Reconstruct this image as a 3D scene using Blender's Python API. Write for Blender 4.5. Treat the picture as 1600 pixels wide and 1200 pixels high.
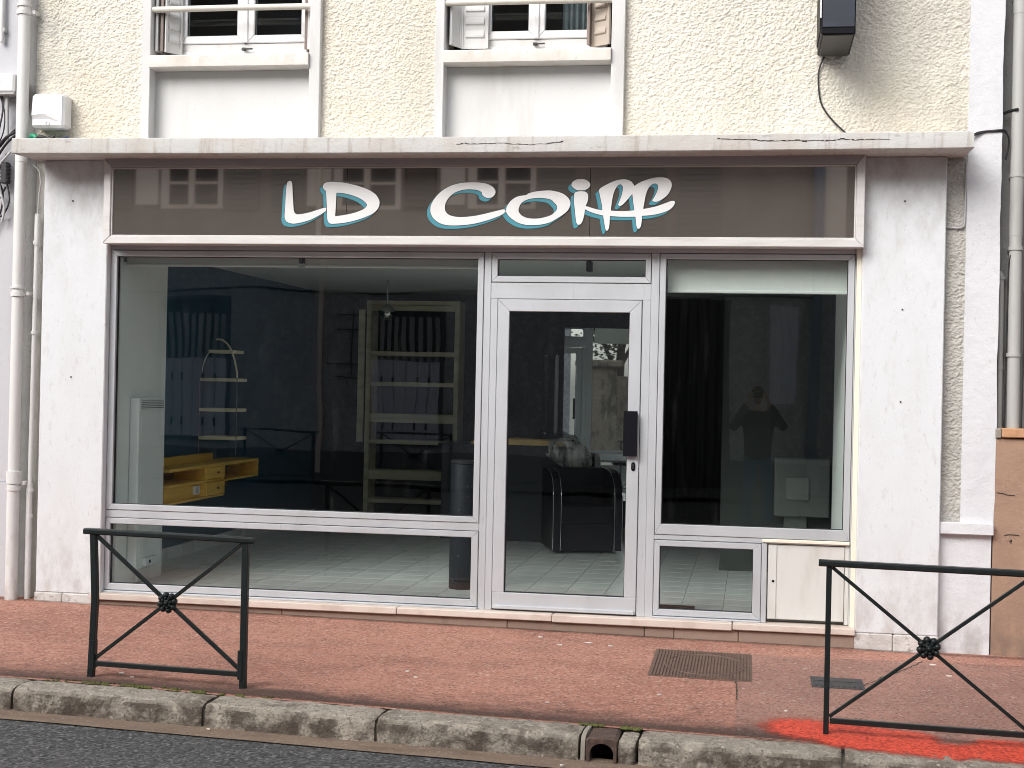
import bpy, bmesh, math, random
import numpy as np
from mathutils import Vector, Matrix, noise as mnoise

for o in list(bpy.data.objects):
    bpy.data.objects.remove(o, do_unlink=True)
scene = bpy.context.scene
COL = scene.collection
random.seed(7)
RNG = np.random.default_rng(11)
rad = math.radians

# ------------------------------------------------------------------ camera
cam_d = bpy.data.cameras.new('camera')
cam = bpy.data.objects.new('camera', cam_d)
COL.objects.link(cam)
scene.camera = cam
cam_d.sensor_width = 36.0
cam_d.lens = 36.0 * 2271.0 / 1600.0
cam_d.clip_start = 0.05
cam_d.clip_end = 600.0
yaw, pitch, roll = rad(9.42), rad(0.13), rad(1.225)
fw = Vector((-math.sin(yaw) * math.cos(pitch), math.cos(yaw) * math.cos(pitch), math.sin(pitch)))
rt = Vector((math.cos(yaw), math.sin(yaw), 0))
up = rt.cross(fw)
r2 = math.cos(roll) * rt + math.sin(roll) * up
u2 = -math.sin(roll) * rt + math.cos(roll) * up
cam.matrix_world = Matrix(((r2.x, u2.x, -fw.x, 0.0), (r2.y, u2.y, -fw.y, -9.5), (r2.z, u2.z, -fw.z, 1.6), (0, 0, 0, 1)))

# ------------------------------------------------------------------ daylight (bright overcast, brighter from the left)
SUN_AZ, SUN_EL = rad(210), rad(36)
world = bpy.data.worlds.new('World')
scene.world = world
world.use_nodes = True
wn = world.node_tree
for n in list(wn.nodes):
    wn.nodes.remove(n)
w_out = wn.nodes.new('ShaderNodeOutputWorld')
w_bg = wn.nodes.new('ShaderNodeBackground')
w_sky = wn.nodes.new('ShaderNodeTexSky')
w_sky.sky_type = 'NISHITA'
w_sky.sun_disc = False
w_sky.sun_elevation = SUN_EL
w_sky.sun_rotation = SUN_AZ
w_sky.air_density = 1.0
w_sky.dust_density = 4.0
w_sky.ozone_density = 1.0
w_hsv = wn.nodes.new('ShaderNodeHueSaturation')
w_hsv.inputs['Saturation'].default_value = 0.25
w_bg.inputs['Strength'].default_value = 0.14
wn.links.new(w_sky.outputs[0], w_hsv.inputs['Color'])
wn.links.new(w_hsv.outputs[0], w_bg.inputs['Color'])
wn.links.new(w_bg.outputs[0], w_out.inputs['Surface'])

sun_d = bpy.data.lights.new('sun', 'SUN')
sun_d.energy = 1.3
sun_d.angle = rad(40)
sun_d.color = (1.0, 0.975, 0.94)
sun = bpy.data.objects.new('sun', sun_d)
COL.objects.link(sun)
sdir = Vector((math.sin(SUN_AZ) * math.cos(SUN_EL), math.cos(SUN_AZ) * math.cos(SUN_EL), math.sin(SUN_EL)))
sun.rotation_euler = sdir.to_track_quat('Z', 'Y').to_euler()
sun.location = sdir * 40

vs = scene.view_settings
vs.view_transform = 'Standard'
vs.look = 'None'
vs.exposure = 0.66
vs.gamma = 1.0
vs.use_curve_mapping = False
scene.cycles.use_denoising = True
scene.cycles.filter_width = 0.95
scene.cycles.max_bounces = 10
scene.cycles.transparent_max_bounces = 16
scene.cycles.sample_clamp_indirect = 6.0

# ------------------------------------------------------------------ tagging and linking
W = {}

def tag(o, label=None, cat=None, group=None, kind=None):
    if label: o['label'] = label
    if cat: o['category'] = cat
    if group: o['group'] = group
    if kind: o['kind'] = kind
    return o

def root(name, loc, label, cat, group=None):
    o = bpy.data.objects.new(name, None)
    o.empty_display_size = 0.1
    o.location = loc
    COL.objects.link(o)
    W[o.name] = Vector(loc)
    return tag(o, label, cat, group)

def link(name, me, mat=None, parent=None, loc=(0, 0, 0)):
    o = bpy.data.objects.new(name, me)
    COL.objects.link(o)
    if parent is not None:
        o.parent = parent
        W[o.name] = W[parent.name]
    else:
        W[o.name] = Vector((0, 0, 0))
    o.location = loc
    if mat is not None and len(me.materials) == 0:
        me.materials.append(mat)
    return o

def copy_tree(o, parent=None):
    c = o.copy()
    COL.objects.link(c)
    if parent is not None:
        c.parent = parent
    for ch in list(o.children):
        copy_tree(ch, c)
    return c

# ------------------------------------------------------------------ mesh builder (world coordinates)
def perp(d):
    d = d.normalized()
    a = Vector((0, 0, 1)) if abs(d.z) < 0.9 else Vector((1, 0, 0))
    u = d.cross(a).normalized()
    return u, d.cross(u).normalized()

class MB:
    def __init__(s):
        s.v = []; s.f = []
    def add(s, vs_, fs):
        b = len(s.v)
        s.v.extend([tuple(p) for p in vs_])
        s.f.extend([tuple(i + b for i in f) for f in fs])
        return s
    def box(s, x0, x1, y0, y1, z0, z1, c=0.0):
        if c <= 0:
            v = [(x, y, z) for x in (x0, x1) for y in (y0, y1) for z in (z0, z1)]
            return s.add(v, [(0, 1, 3, 2), (4, 6, 7, 5), (0, 4, 5, 1), (2, 3, 7, 6), (0, 2, 6, 4), (1, 5, 7, 3)])
        L = ((x0, x1), (y0, y1), (z0, z1))
        vid = {}; vv = []; ff = []
        for ix in (0, 1):
            for iy in (0, 1):
                for iz in (0, 1):
                    idx = (ix, iy, iz)
                    for ax in range(3):
                        p = [0, 0, 0]
                        for k in range(3):
                            e = L[k][idx[k]]
                            p[k] = e if k == ax else e + (c if idx[k] == 0 else -c)
                        vid[(idx, ax)] = len(vv); vv.append(p)
        for ax in range(3):
            a, b = [k for k in range(3) if k != ax]
            for sd in (0, 1):
                q = []
                for (i, j) in ((0, 0), (1, 0), (1, 1), (0, 1)):
                    idx = [0, 0, 0]; idx[ax] = sd; idx[a] = i; idx[b] = j
                    q.append(vid[(tuple(idx), ax)])
                ff.append(q)
            for i in (0, 1):
                for j in (0, 1):
                    q = []
                    for e in (0, 1):
                        idx = [0, 0, 0]; idx[ax] = e; idx[a] = i; idx[b] = j
                        q.append((vid[(tuple(idx), a)], vid[(tuple(idx), b)]))
                    ff.append((q[0][0], q[0][1], q[1][1], q[1][0]))
        for ix in (0, 1):
            for iy in (0, 1):
                for iz in (0, 1):
                    ff.append([vid[((ix, iy, iz), k)] for k in range(3)])
        return s.add(vv, ff)
    def prism(s, poly, y0, y1, c=0.0):
        """poly: (x,z) outline, front at y0 (towards the street), back at y1, front edge chamfered by c."""
        n = len(poly)
        area = sum(poly[i][0] * poly[(i + 1) % n][1] - poly[(i + 1) % n][0] * poly[i][1] for i in range(n))
        if area < 0: poly = poly[::-1]
        vv = [(x, y1, z) for x, z in poly]
        ff = [tuple(range(n))]
        if c > 0:
            vv += [(x, y0 + c, z) for x, z in poly]
            for i in range(n):
                p0, p, p1 = (Vector(poly[i - 1]), Vector(poly[i]), Vector(poly[(i + 1) % n]))
                a = (p - p0).normalized(); b = (p1 - p).normalized()
                na = Vector((-a.y, a.x)); nb = Vector((-b.y, b.x))
                m = (na + nb)
                m = m / max(0.3, m.length_squared / 2) if m.length > 1e-6 else na
                q = p + m * c
                vv.append((q.x, y0, q.y))
            for k in (0, 1):
                for i in range(n):
                    j = (i + 1) % n
                    ff.append((k * n + i, k * n + j, k * n + n + j, k * n + n + i))
            ff.append(tuple(range(2 * n, 3 * n)))
        else:
            vv += [(x, y0, z) for x, z in poly]
            for i in range(n):
                j = (i + 1) % n
                ff.append((i, j, n + j, n + i))
            ff.append(tuple(range(n, 2 * n)))
        return s.add(vv, ff)
    def ring(s, x0, x1, z0, z1, w, y0, y1, c=0.002, gap=0.0004):
        g = gap
        t = 1.0
        X0, X1, Z0, Z1 = x0 + w, x1 - w, z0 + w, z1 - w
        s.prism([(x0 + g, z0), (x1 - g, z0), (X1 - g, Z0), (X0 + g, Z0)], y0, y1, c)
        s.prism([(x0 + g, z1), (x1 - g, z1), (X1 - g, Z1), (X0 + g, Z1)], y0, y1, c)
        s.prism([(x0, z0 + g), (X0, Z0 + g), (X0, Z1 - g), (x0, z1 - g)], y0, y1, c)
        s.prism([(x1, z0 + g), (X1, Z0 + g), (X1, Z1 - g), (x1, z1 - g)], y0, y1, c)
        return s
    def bar(s, p, q, w, h, upv=(0, 0, 1), c=0.0):
        p = Vector(p); q = Vector(q); d = (q - p).normalized()
        u = d.cross(Vector(upv))
        if u.length < 1e-5: u = d.cross(Vector((0, 1, 0)))
        u.normalize(); v = u.cross(d).normalized()
        if c <= 0:
            prof = [(-w / 2, -h / 2), (w / 2, -h / 2), (w / 2, h / 2), (-w / 2, h / 2)]
        else:
            a, b = w / 2, h / 2
            prof = [(-a + c, -b), (a - c, -b), (a, -b + c), (a, b - c), (a - c, b), (-a + c, b), (-a, b - c), (-a, -b + c)]
        n = len(prof)
        vv = [p + u * i + v * j for i, j in prof] + [q + u * i + v * j for i, j in prof]
        ff = [tuple(range(n)), tuple(range(n, 2 * n))] + [(i, (i + 1) % n, n + (i + 1) % n, n + i) for i in range(n)]
        return s.add(vv, ff)
    def tube(s, pts, r, n=10, caps=True):
        pts = [Vector(p) for p in pts]
        rs = r if isinstance(r, (list, tuple)) else [r] * len(pts)
        vv = []; ff = []
        u = None
        for i, p in enumerate(pts):
            d = (pts[min(i + 1, len(pts) - 1)] - pts[max(i - 1, 0)]).normalized()
            if u is None:
                u, _ = perp(d)
            u = (u - d * u.dot(d)).normalized()
            v = d.cross(u)
            for k in range(n):
                a = 2 * math.pi * k / n
                vv.append(p + (u * math.cos(a) + v * math.sin(a)) * rs[i])
        for i in range(len(pts) - 1):
            for k in range(n):
                ff.append((i * n + k, i * n + (k + 1) % n, (i + 1) * n + (k + 1) % n, (i + 1) * n + k))
        if caps:
            ff.append(tuple(range(n))); ff.append(tuple(range((len(pts) - 1) * n, len(pts) * n)))
        return s.add(vv, ff)
    def cyl(s, p, q, r, n=16):
        return s.tube([p, q], r, n)
    def ball(s, c, rx, ry=None, rz=None, n=14, m=9):
        ry = ry or rx; rz = rz or rx
        vv = [(c[0], c[1], c[2] - rz)]
        ff = []
        for i in range(1, m):
            t = math.pi * i / m
            for k in range(n):
                a = 2 * math.pi * k / n
                vv.append((c[0] + rx * math.sin(t) * math.cos(a), c[1] + ry * math.sin(t) * math.sin(a), c[2] - rz * math.cos(t)))
        vv.append((c[0], c[1], c[2] + rz))
        for k in range(n):
            ff.append((0, 1 + k, 1 + (k + 1) % n))
            ff.append((len(vv) - 1, 1 + (m - 2) * n + (k + 1) % n, 1 + (m - 2) * n + k))
        for i in range(m - 2):
            for k in range(n):
                ff.append((1 + i * n + k, 1 + i * n + (k + 1) % n, 1 + (i + 1) * n + (k + 1) % n, 1 + (i + 1) * n + k))
        return s.add(vv, ff)
    def sweep(s, prof, us, place, amp=0.0, freq=12.0, endround=0.0, seed=0.0):
        """closed profile (v,w) swept along u; place(u,v,w)->xyz; surface roughened by noise."""
        n = len(prof); vv = []; ff = []
        cv = sum(p[0] for p in prof) / n; cw = sum(p[1] for p in prof) / n
        u0, u1 = us[0], us[-1]
        for u in us:
            e = min(u - u0, u1 - u)
            k = 1.0
            if endround > 0 and e < endround:
                k = 1.0 - 0.09 * (1 - e / endround) ** 2
            for (v, w) in prof:
                q = Vector(place(u, cv + (v - cv) * k, cw + (w - cw) * k))
                if amp:
                    nn = mnoise.noise(q * freq + Vector((seed, 0, 0))) + 0.5 * mnoise.noise(q * freq * 2.7 + Vector((0, seed, 0)))
                    d = Vector(place(u, v, w)) - Vector(place(u, cv, cw))
                    q += d.normalized() * nn * amp
                vv.append(q)
        for i in range(len(us) - 1):
            for k in range(n):
                ff.append((i * n + k, i * n + (k + 1) % n, (i + 1) * n + (k + 1) % n, (i + 1) * n + k))
        ff.append(tuple(range(n))); ff.append(tuple(range((len(us) - 1) * n, len(us) * n)))
        return s.add(vv, ff)
    def build(s, name, mat, parent=None, smooth=None, label=None):
        me = bpy.data.meshes.new(name)
        off = W[parent.name] if parent is not None else Vector((0, 0, 0))
        me.from_pydata([(p[0] - off.x, p[1] - off.y, p[2] - off.z) for p in s.v], [], s.f)
        bm = bmesh.new(); bm.from_mesh(me)
        bmesh.ops.recalc_face_normals(bm, faces=bm.faces)
        bm.to_mesh(me); bm.free()
        if smooth is not None:
            me.shade_smooth()
            me.set_sharp_from_angle(angle=rad(smooth))
        o = link(name, me, mat, parent)
        if label: o['label'] = label
        return o

def grid_mesh(name, xs, ys, fz, mat, parent=None, kind=None):
    """sheet z = fz(x, y)"""
    X, Y = np.meshgrid(xs, ys)
    Z = fz(X, Y)
    nx, ny = len(xs), len(ys)
    v = np.stack([X, Y, Z], -1).reshape(-1, 3)
    f = [(j * nx + i, j * nx + i + 1, (j + 1) * nx + i + 1, (j + 1) * nx + i) for j in range(ny - 1) for i in range(nx - 1)]
    me = bpy.data.meshes.new(name)
    me.from_pydata(v.tolist(), [], f)
    me.shade_smooth()
    o = link(name, me, mat, parent)
    if kind: o['kind'] = kind
    return o

# ------------------------------------------------------------------ materials
def ramp01(nt, sock, lo, hi):
    m = nt.nodes.new('ShaderNodeMapRange')
    m.interpolation_type = 'SMOOTHSTEP'
    m.inputs['From Min'].default_value = lo
    m.inputs['From Max'].default_value = hi
    nt.links.new(sock, m.inputs['Value'])
    return m.outputs[0]

def tex_node(nt, coord, kind, scale, detail=4.0, rough=0.55, seed=0.0):
    mp = nt.nodes.new('ShaderNodeMapping')
    mp.inputs['Location'].default_value = (seed, seed * 1.7, seed * 0.6)
    if not isinstance(scale, (tuple, list)): scale = (scale,) * 3
    mp.inputs['Scale'].default_value = scale
    nt.links.new(coord, mp.inputs['Vector'])
    if kind == 'noise':
        t = nt.nodes.new('ShaderNodeTexNoise')
        t.inputs['Scale'].default_value = 1.0
        t.inputs['Detail'].default_value = detail
        t.inputs['Roughness'].default_value = rough
        nt.links.new(mp.outputs[0], t.inputs['Vector'])
        return t.outputs['Fac']
    t = nt.nodes.new('ShaderNodeTexVoronoi')
    t.inputs['Scale'].default_value = 1.0
    nt.links.new(mp.outputs[0], t.inputs['Vector'])
    return t.outputs['Color'] if kind == 'cell' else t.outputs['Distance']

def M(name, base, rough=0.6, layers=(), bumps=(), metal=0.0, spec=0.5, coat=0.0, rvar=0.0, rand=0.0, ior=None):
    """layers: (kind, scale, lo, hi, colour, amount[, detail]);  bumps: (kind, scale, distance)"""
    m = bpy.data.materials.new(name)
    m.use_nodes = True
    nt = m.node_tree
    bs = nt.nodes['Principled BSDF']
    bs.inputs['Roughness'].default_value = rough
    bs.inputs['Metallic'].default_value = metal
    bs.inputs['Specular IOR Level'].default_value = spec
    bs.inputs['Coat Weight'].default_value = coat
    bs.inputs['Coat Roughness'].default_value = 0.02
    tc = nt.nodes.new('ShaderNodeTexCoord').outputs['Object']
    col = None
    rgb = nt.nodes.new('ShaderNodeRGB')
    rgb.outputs[0].default_value = (*base, 1)
    col = rgb.outputs[0]
    if rand:
        oi = nt.nodes.new('ShaderNodeObjectInfo')
        mr = nt.nodes.new('ShaderNodeMapRange')
        mr.inputs['To Min'].default_value = 1 - rand; mr.inputs['To Max'].default_value = 1 + rand
        nt.links.new(oi.outputs['Random'], mr.inputs['Value'])
        vm = nt.nodes.new('ShaderNodeVectorMath'); vm.operation = 'SCALE'
        nt.links.new(col, vm.inputs[0]); nt.links.new(mr.outputs[0], vm.inputs['Scale'])
        col = vm.outputs[0]
    for i, L in enumerate(layers):
        kind, scale, lo, hi, c, amt = L[:6]
        det = L[6] if len(L) > 6 else 4.0
        f = ramp01(nt, tex_node(nt, tc, kind, scale, det, seed=3.1 * i + 0.7), lo, hi)
        mu = nt.nodes.new('ShaderNodeMath'); mu.operation = 'MULTIPLY'
        mu.inputs[1].default_value = amt
        nt.links.new(f, mu.inputs[0])
        mx = nt.nodes.new('ShaderNodeMix'); mx.data_type = 'RGBA'
        nt.links.new(mu.outputs[0], mx.inputs['Factor'])
        nt.links.new(col, mx.inputs[6])
        mx.inputs[7].default_value = (*c, 1)
        col = mx.outputs[2]
    nt.links.new(col, bs.inputs['Base Color'])
    if rvar:
        mr = nt.nodes.new('ShaderNodeMapRange')
        mr.inputs['To Min'].default_value = max(0.02, rough - rvar); mr.inputs['To Max'].default_value = rough + rvar
        nt.links.new(tex_node(nt, tc, 'noise', 9.0, 5.0, seed=5.5), mr.inputs['Value'])
        nt.links.new(mr.outputs[0], bs.inputs['Roughness'])
    nrm = None
    for i, (kind, scale, dist) in enumerate(bumps):
        b = nt.nodes.new('ShaderNodeBump')
        b.inputs['Strength'].default_value = 1.0
        b.inputs['Distance'].default_value = dist
        nt.links.new(tex_node(nt, tc, kind, scale, 3.0, seed=1.3 * i), b.inputs['Height'])
        if nrm is not None: nt.links.new(nrm, b.inputs['Normal'])
        nrm = b.outputs[0]
    if nrm is not None: nt.links.new(nrm, bs.inputs['Normal'])
    return m

def M_glass(name, tint, k=1.0, dirt=0.0, rough=0.0, lo=0.55, hi=0.8):
    """thin pane: Schlick-weighted mirror over a clear tinted sheet"""
    m = bpy.data.materials.new(name)
    m.use_nodes = True
    nt = m.node_tree
    for n in list(nt.nodes): nt.nodes.remove(n)
    out = nt.nodes.new('ShaderNodeOutputMaterial')
    lw = nt.nodes.new('ShaderNodeLayerWeight'); lw.inputs['Blend'].default_value = 0.5
    pw = nt.nodes.new('ShaderNodeMath'); pw.operation = 'POWER'; pw.inputs[1].default_value = 5.0
    nt.links.new(lw.outputs['Facing'], pw.inputs[0])
    ma = nt.nodes.new('ShaderNodeMath'); ma.operation = 'MULTIPLY_ADD'
    ma.inputs[1].default_value = 0.95; ma.inputs[2].default_value = 0.043 * k
    nt.links.new(pw.outputs[0], ma.inputs[0])
    tr = nt.nodes.new('ShaderNodeBsdfTransparent'); tr.inputs[0].default_value = (*tint, 1)
    gl = nt.nodes.new('ShaderNodeBsdfGlossy'); gl.inputs['Roughness'].default_value = rough
    tcw = nt.nodes.new('ShaderNodeTexCoord').outputs['Object']
    bw = nt.nodes.new('ShaderNodeBump'); bw.inputs['Distance'].default_value = 0.0010
    nt.links.new(tex_node(nt, tcw, 'noise', 1.6, 1.0), bw.inputs['Height']); nt.links.new(bw.outputs[0], gl.inputs['Normal'])
    mx = nt.nodes.new('ShaderNodeMixShader')
    nt.links.new(ma.outputs[0], mx.inputs[0]); nt.links.new(tr.outputs[0], mx.inputs[1]); nt.links.new(gl.outputs[0], mx.inputs[2])
    last = mx.outputs[0]
    if dirt:
        tc = nt.nodes.new('ShaderNodeTexCoord').outputs['Object']
        f = ramp01(nt, tex_node(nt, tc, 'noise', (14, 14, 3), 6.0), lo, hi)
        mu = nt.nodes.new('ShaderNodeMath'); mu.operation = 'MULTIPLY'; mu.inputs[1].default_value = dirt
        nt.links.new(f, mu.inputs[0])
        df = nt.nodes.new('ShaderNodeBsdfDiffuse'); df.inputs[0].default_value = (0.5, 0.5, 0.48, 1) if dirt < 0.5 else (0.85, 0.86, 0.84, 1)
        mx2 = nt.nodes.new('ShaderNodeMixShader')
        nt.links.new(mu.outputs[0], mx2.inputs[0]); nt.links.new(last, mx2.inputs[1]); nt.links.new(df.outputs[0], mx2.inputs[2])
        last = mx2.outputs[0]
    nt.links.new(last, out.inputs['Surface'])
    return m

MT = {}
MT['cream'] = M('cream_roughcast', (0.72, 0.68, 0.60), 0.92,
    layers=(('noise', (7, 7, 0.7), 0.50, 0.75, (0.60, 0.56, 0.49), 0.5, 7.0), ('noise', 0.9, 0.45, 0.7, (0.70, 0.625, 0.50), 0.7), ('noise', (1.3, 1.3, 0.7), 0.52, 0.75, (0.56, 0.53, 0.47), 0.6), ('noise', 55, 0.60, 0.76, (0.46, 0.41, 0.34), 0.4), ('noise', 21, 0.69, 0.77, (0.20, 0.18, 0.15), 0.6)),
    bumps=(('noise', 90, 0.004), ('noise', 220, 0.0014)))
MT['grey_rough'] = M('grey_roughcast', (0.47, 0.455, 0.42), 0.92,
    layers=(('noise', 5, 0.4, 0.75, (0.38, 0.37, 0.34), 0.7), ('noise', 45, 0.6, 0.78, (0.2, 0.19, 0.17), 0.5)),
    bumps=(('noise', 70, 0.004), ('noise', 200, 0.0012)))
MT['render'] = M('white_painted_render', (0.68, 0.70, 0.725), 0.75,
    layers=(('noise', (3, 3, 1.2), 0.42, 0.75, (0.61, 0.61, 0.62), 0.55), ('noise', (26, 26, 9), 0.57, 0.72, (0.52, 0.51, 0.50), 0.38, 8.0), ('noise', (70, 70, 26), 0.63, 0.71, (0.36, 0.34, 0.33), 0.40, 6.0),
            ('noise', (95, 95, 50), 0.68, 0.78, (0.30, 0.28, 0.27), 0.6, 3.0)),
    bumps=(('noise', (22, 22, 14), 0.0045), ('noise', 80, 0.0018)))
MT['render_base'] = M('stained_white_render', (0.60, 0.58, 0.56), 0.85,
    layers=(('noise', (7, 7, 9), 0.45, 0.65, (0.45, 0.42, 0.40), 0.7, 7.0), ('noise', (24, 24, 24), 0.58, 0.70, (0.26, 0.22, 0.20), 0.7, 6.0), ('noise', 80, 0.64, 0.75, (0.14, 0.12, 0.11), 0.6)),
    bumps=(('noise', 26, 0.008), ('noise', 90, 0.003)))
def add_splash(m, col, z0, z1, amt, inverse=False):
    nt = m.node_tree; bs = nt.nodes['Principled BSDF']
    tc = nt.nodes.new('ShaderNodeTexCoord').outputs['Object']
    sx = nt.nodes.new('ShaderNodeSeparateXYZ'); nt.links.new(tc, sx.inputs[0])
    g = nt.nodes.new('ShaderNodeMapRange'); g.inputs['From Min'].default_value = z1; g.inputs['From Max'].default_value = z0
    nt.links.new(sx.outputs['Z'], g.inputs['Value'])
    n = ramp01(nt, tex_node(nt, tc, 'noise', (9, 9, 5), 9.0, 0.65, 2.2), 0.38, 0.68)
    mu = nt.nodes.new('ShaderNodeMath'); mu.operation = 'MULTIPLY'; nt.links.new(g.outputs[0], mu.inputs[0]); nt.links.new(n, mu.inputs[1])
    m2 = nt.nodes.new('ShaderNodeMath'); m2.operation = 'MULTIPLY'; m2.inputs[1].default_value = amt; nt.links.new(mu.outputs[0], m2.inputs[0])
    mx = nt.nodes.new('ShaderNodeMix'); mx.data_type = 'RGBA'
    src = bs.inputs['Base Color'].links[0].from_socket
    nt.links.new(m2.outputs[0], mx.inputs['Factor']); nt.links.new(src, mx.inputs[6]); mx.inputs[7].default_value = (*col, 1)
    nt.links.new(mx.outputs[2], bs.inputs['Base Color'])
add_splash(MT['render'], (0.42, 0.37, 0.345), 0.05, 0.75, 0.7)
add_splash(MT['render'], (0.40, 0.385, 0.37), 3.1, 2.2, 0.6)
MT['render_cool'] = M('white_render_cool', (0.66, 0.665, 0.69), 0.8,
    layers=(('noise', (4, 4, 2), 0.45, 0.75, (0.56, 0.565, 0.60), 0.5), ('noise', (40, 40, 16), 0.62, 0.78, (0.40, 0.39, 0.40), 0.4, 5.0)),
    bumps=(('noise', 18, 0.007), ('noise', 110, 0.0018)))
MT['smooth_white'] = M('smooth_white_paint', (0.63, 0.63, 0.63), 0.6,
    layers=(('noise', (2.5, 2.5, 1.2), 0.45, 0.8, (0.56, 0.555, 0.54), 0.6), ('noise', (6, 6, 0.9), 0.52, 0.72, (0.50, 0.48, 0.45), 0.6, 7.0), ('noise', (50, 50, 20), 0.64, 0.8, (0.40, 0.38, 0.36), 0.5), ('noise', (120, 120, 60), 0.70, 0.78, (0.25, 0.23, 0.22), 0.5)),
    bumps=(('noise', 60, 0.0008),))
MT['cornice'] = M('weathered_white_concrete', (0.55, 0.545, 0.53), 0.85,
    layers=(('noise', (3.2, 3.2, 1.0), 0.42, 0.70, (0.50, 0.46, 0.42), 0.75), ('noise', (26, 8, 3), 0.52, 0.70, (0.36, 0.325, 0.29), 0.6, 7.0), ('noise', (9, 9, 30), 0.60, 0.72, (0.27, 0.25, 0.22), 0.5, 6.0),
            ('noise', 70, 0.65, 0.8, (0.25, 0.23, 0.21), 0.5)),
    bumps=(('noise', 30, 0.004), ('noise', 130, 0.0015)))
MT['sill_paint'] = M('painted_window_sill', (0.70, 0.67, 0.63), 0.7,
    layers=(('noise', (5, 5, 2), 0.42, 0.7, (0.60, 0.53, 0.46), 0.7), ('noise', (40, 40, 20), 0.62, 0.78, (0.35, 0.32, 0.29), 0.45)),
    bumps=(('noise', 50, 0.002),))
MT['alu'] = M('satin_aluminium', (0.56, 0.58, 0.61), 0.40, metal=0.3, spec=0.5,
    layers=(('noise', (3, 3, 1.5), 0.4, 0.7, (0.48, 0.50, 0.52), 0.7), ('noise', (60, 60, 8), 0.62, 0.76, (0.36, 0.36, 0.36), 0.4), ('noise', (90, 90, 90), 0.70, 0.78, (0.25, 0.24, 0.23), 0.4)), rvar=0.08)
MT['alu_dark'] = M('aged_aluminium_cap', (0.40, 0.40, 0.42), 0.45, metal=0.1, layers=(('noise', (6, 6, 30), 0.4, 0.8, (0.34, 0.34, 0.36), 0.6),))
MT['cream_trim'] = M('cream_painted_trim', (0.80, 0.76, 0.64), 0.6, layers=(('noise', (5, 5, 2), 0.45, 0.8, (0.70, 0.65, 0.54), 0.5),), bumps=(('noise', 40, 0.001),))
MT['sign_frame'] = M('sign_frame_metal', (0.68, 0.665, 0.65), 0.38, metal=0.15,
    layers=(('noise', (3, 3, 20), 0.4, 0.75, (0.52, 0.48, 0.45), 0.6), ('noise', (50, 50, 30), 0.65, 0.8, (0.35, 0.31, 0.28), 0.4)))
MT['sign_panel'] = M('brown_gloss_panel', (0.092, 0.080, 0.070), 0.045, spec=1.0, coat=1.0,
    layers=(('noise', (9, 9, 16), 0.5, 0.8, (0.118, 0.100, 0.086), 0.6, 8.0), ('noise', (160, 160, 120), 0.66, 0.8, (0.19, 0.16, 0.135), 0.35, 2.0)),
    bumps=(('noise', 1.6, 0.0003),))
MT['sign_panel'].node_tree.nodes['Principled BSDF'].inputs['Coat IOR'].default_value = 3.0
MT['letter_white'] = M('white_vinyl', (0.78, 0.78, 0.78), 0.45, layers=(('noise', (8, 8, 4), 0.45, 0.8, (0.70, 0.70, 0.69), 0.5),))
MT['letter_teal'] = M('teal_vinyl', (0.055, 0.26, 0.33), 0.4, layers=(('noise', (8, 8, 4), 0.45, 0.8, (0.075, 0.30, 0.36), 0.5),))
MT['letter_line'] = M('dark_vinyl_outline', (0.03, 0.045, 0.05), 0.4)
MT['gasket'] = M('black_rubber', (0.015, 0.015, 0.017), 0.6)
MT['black_plastic'] = M('black_plastic', (0.004, 0.004, 0.007), 0.5, spec=0.15)
MT['glass'] = M_glass('shop_glass', (0.96, 0.98, 0.975), 1.3, dirt=0.010)
MT['glass_up'] = M_glass('window_glass', (0.8, 0.85, 0.86), 1.1)
MT['sill_stone'] = M('pale_pink_stone', (0.60, 0.52, 0.46), 0.6,
    layers=(('noise', (8, 8, 8), 0.42, 0.72, (0.50, 0.40, 0.345), 0.7), ('noise', 70, 0.62, 0.8, (0.34, 0.27, 0.23), 0.4)), bumps=(('noise', 60, 0.001),), rand=0.06)
MT['base_stone'] = M('tan_base_stone', (0.27, 0.19, 0.148), 0.7,
    layers=(('noise', (7, 7, 9), 0.42, 0.75, (0.25, 0.165, 0.125), 0.7), ('noise', 60, 0.6, 0.78, (0.42, 0.33, 0.28), 0.45), ('noise', (12, 12, 4), 0.6, 0.8, (0.13, 0.10, 0.085), 0.5)),
    bumps=(('noise', 50, 0.0015),), rand=0.12)
MT['pavement'] = M('red_asphalt_pavement', (0.44, 0.205, 0.145), 0.93,
    layers=(('noise', (0.7, 1.6, 1), 0.42, 0.66, (0.34, 0.15, 0.105), 0.9, 6.0), ('noise', 5.0, 0.5, 0.78, (0.40, 0.205, 0.155), 0.6), ('noise', (2.6, 3.4, 3), 0.48, 0.62, (0.26, 0.125, 0.092), 0.40, 9.0), ('cell', 64, 0.45, 0.95, (0.55, 0.33, 0.265), 0.65),
            ('cell', 80, 0.54, 0.92, (0.13, 0.066, 0.055), 0.7), ('cell', 70, 0.88, 0.97, (0.62, 0.46, 0.38), 0.75)),
    bumps=(('cell', 70, 0.006), ('noise', 260, 0.001)))
MT['asphalt'] = M('road_asphalt', (0.062, 0.062, 0.063), 0.9,
    layers=(('noise', 1.1, 0.4, 0.7, (0.080, 0.078, 0.077), 0.8), ('cell', 62, 0.42, 0.95, (0.20, 0.198, 0.195), 0.85), ('cell', 75, 0.45, 0.90, (0.014, 0.014, 0.016), 0.9),
            ('cell', 70, 0.90, 0.98, (0.32, 0.31, 0.29), 0.7)),
    bumps=(('cell', 80, 0.007), ('noise', 250, 0.001)))
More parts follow.
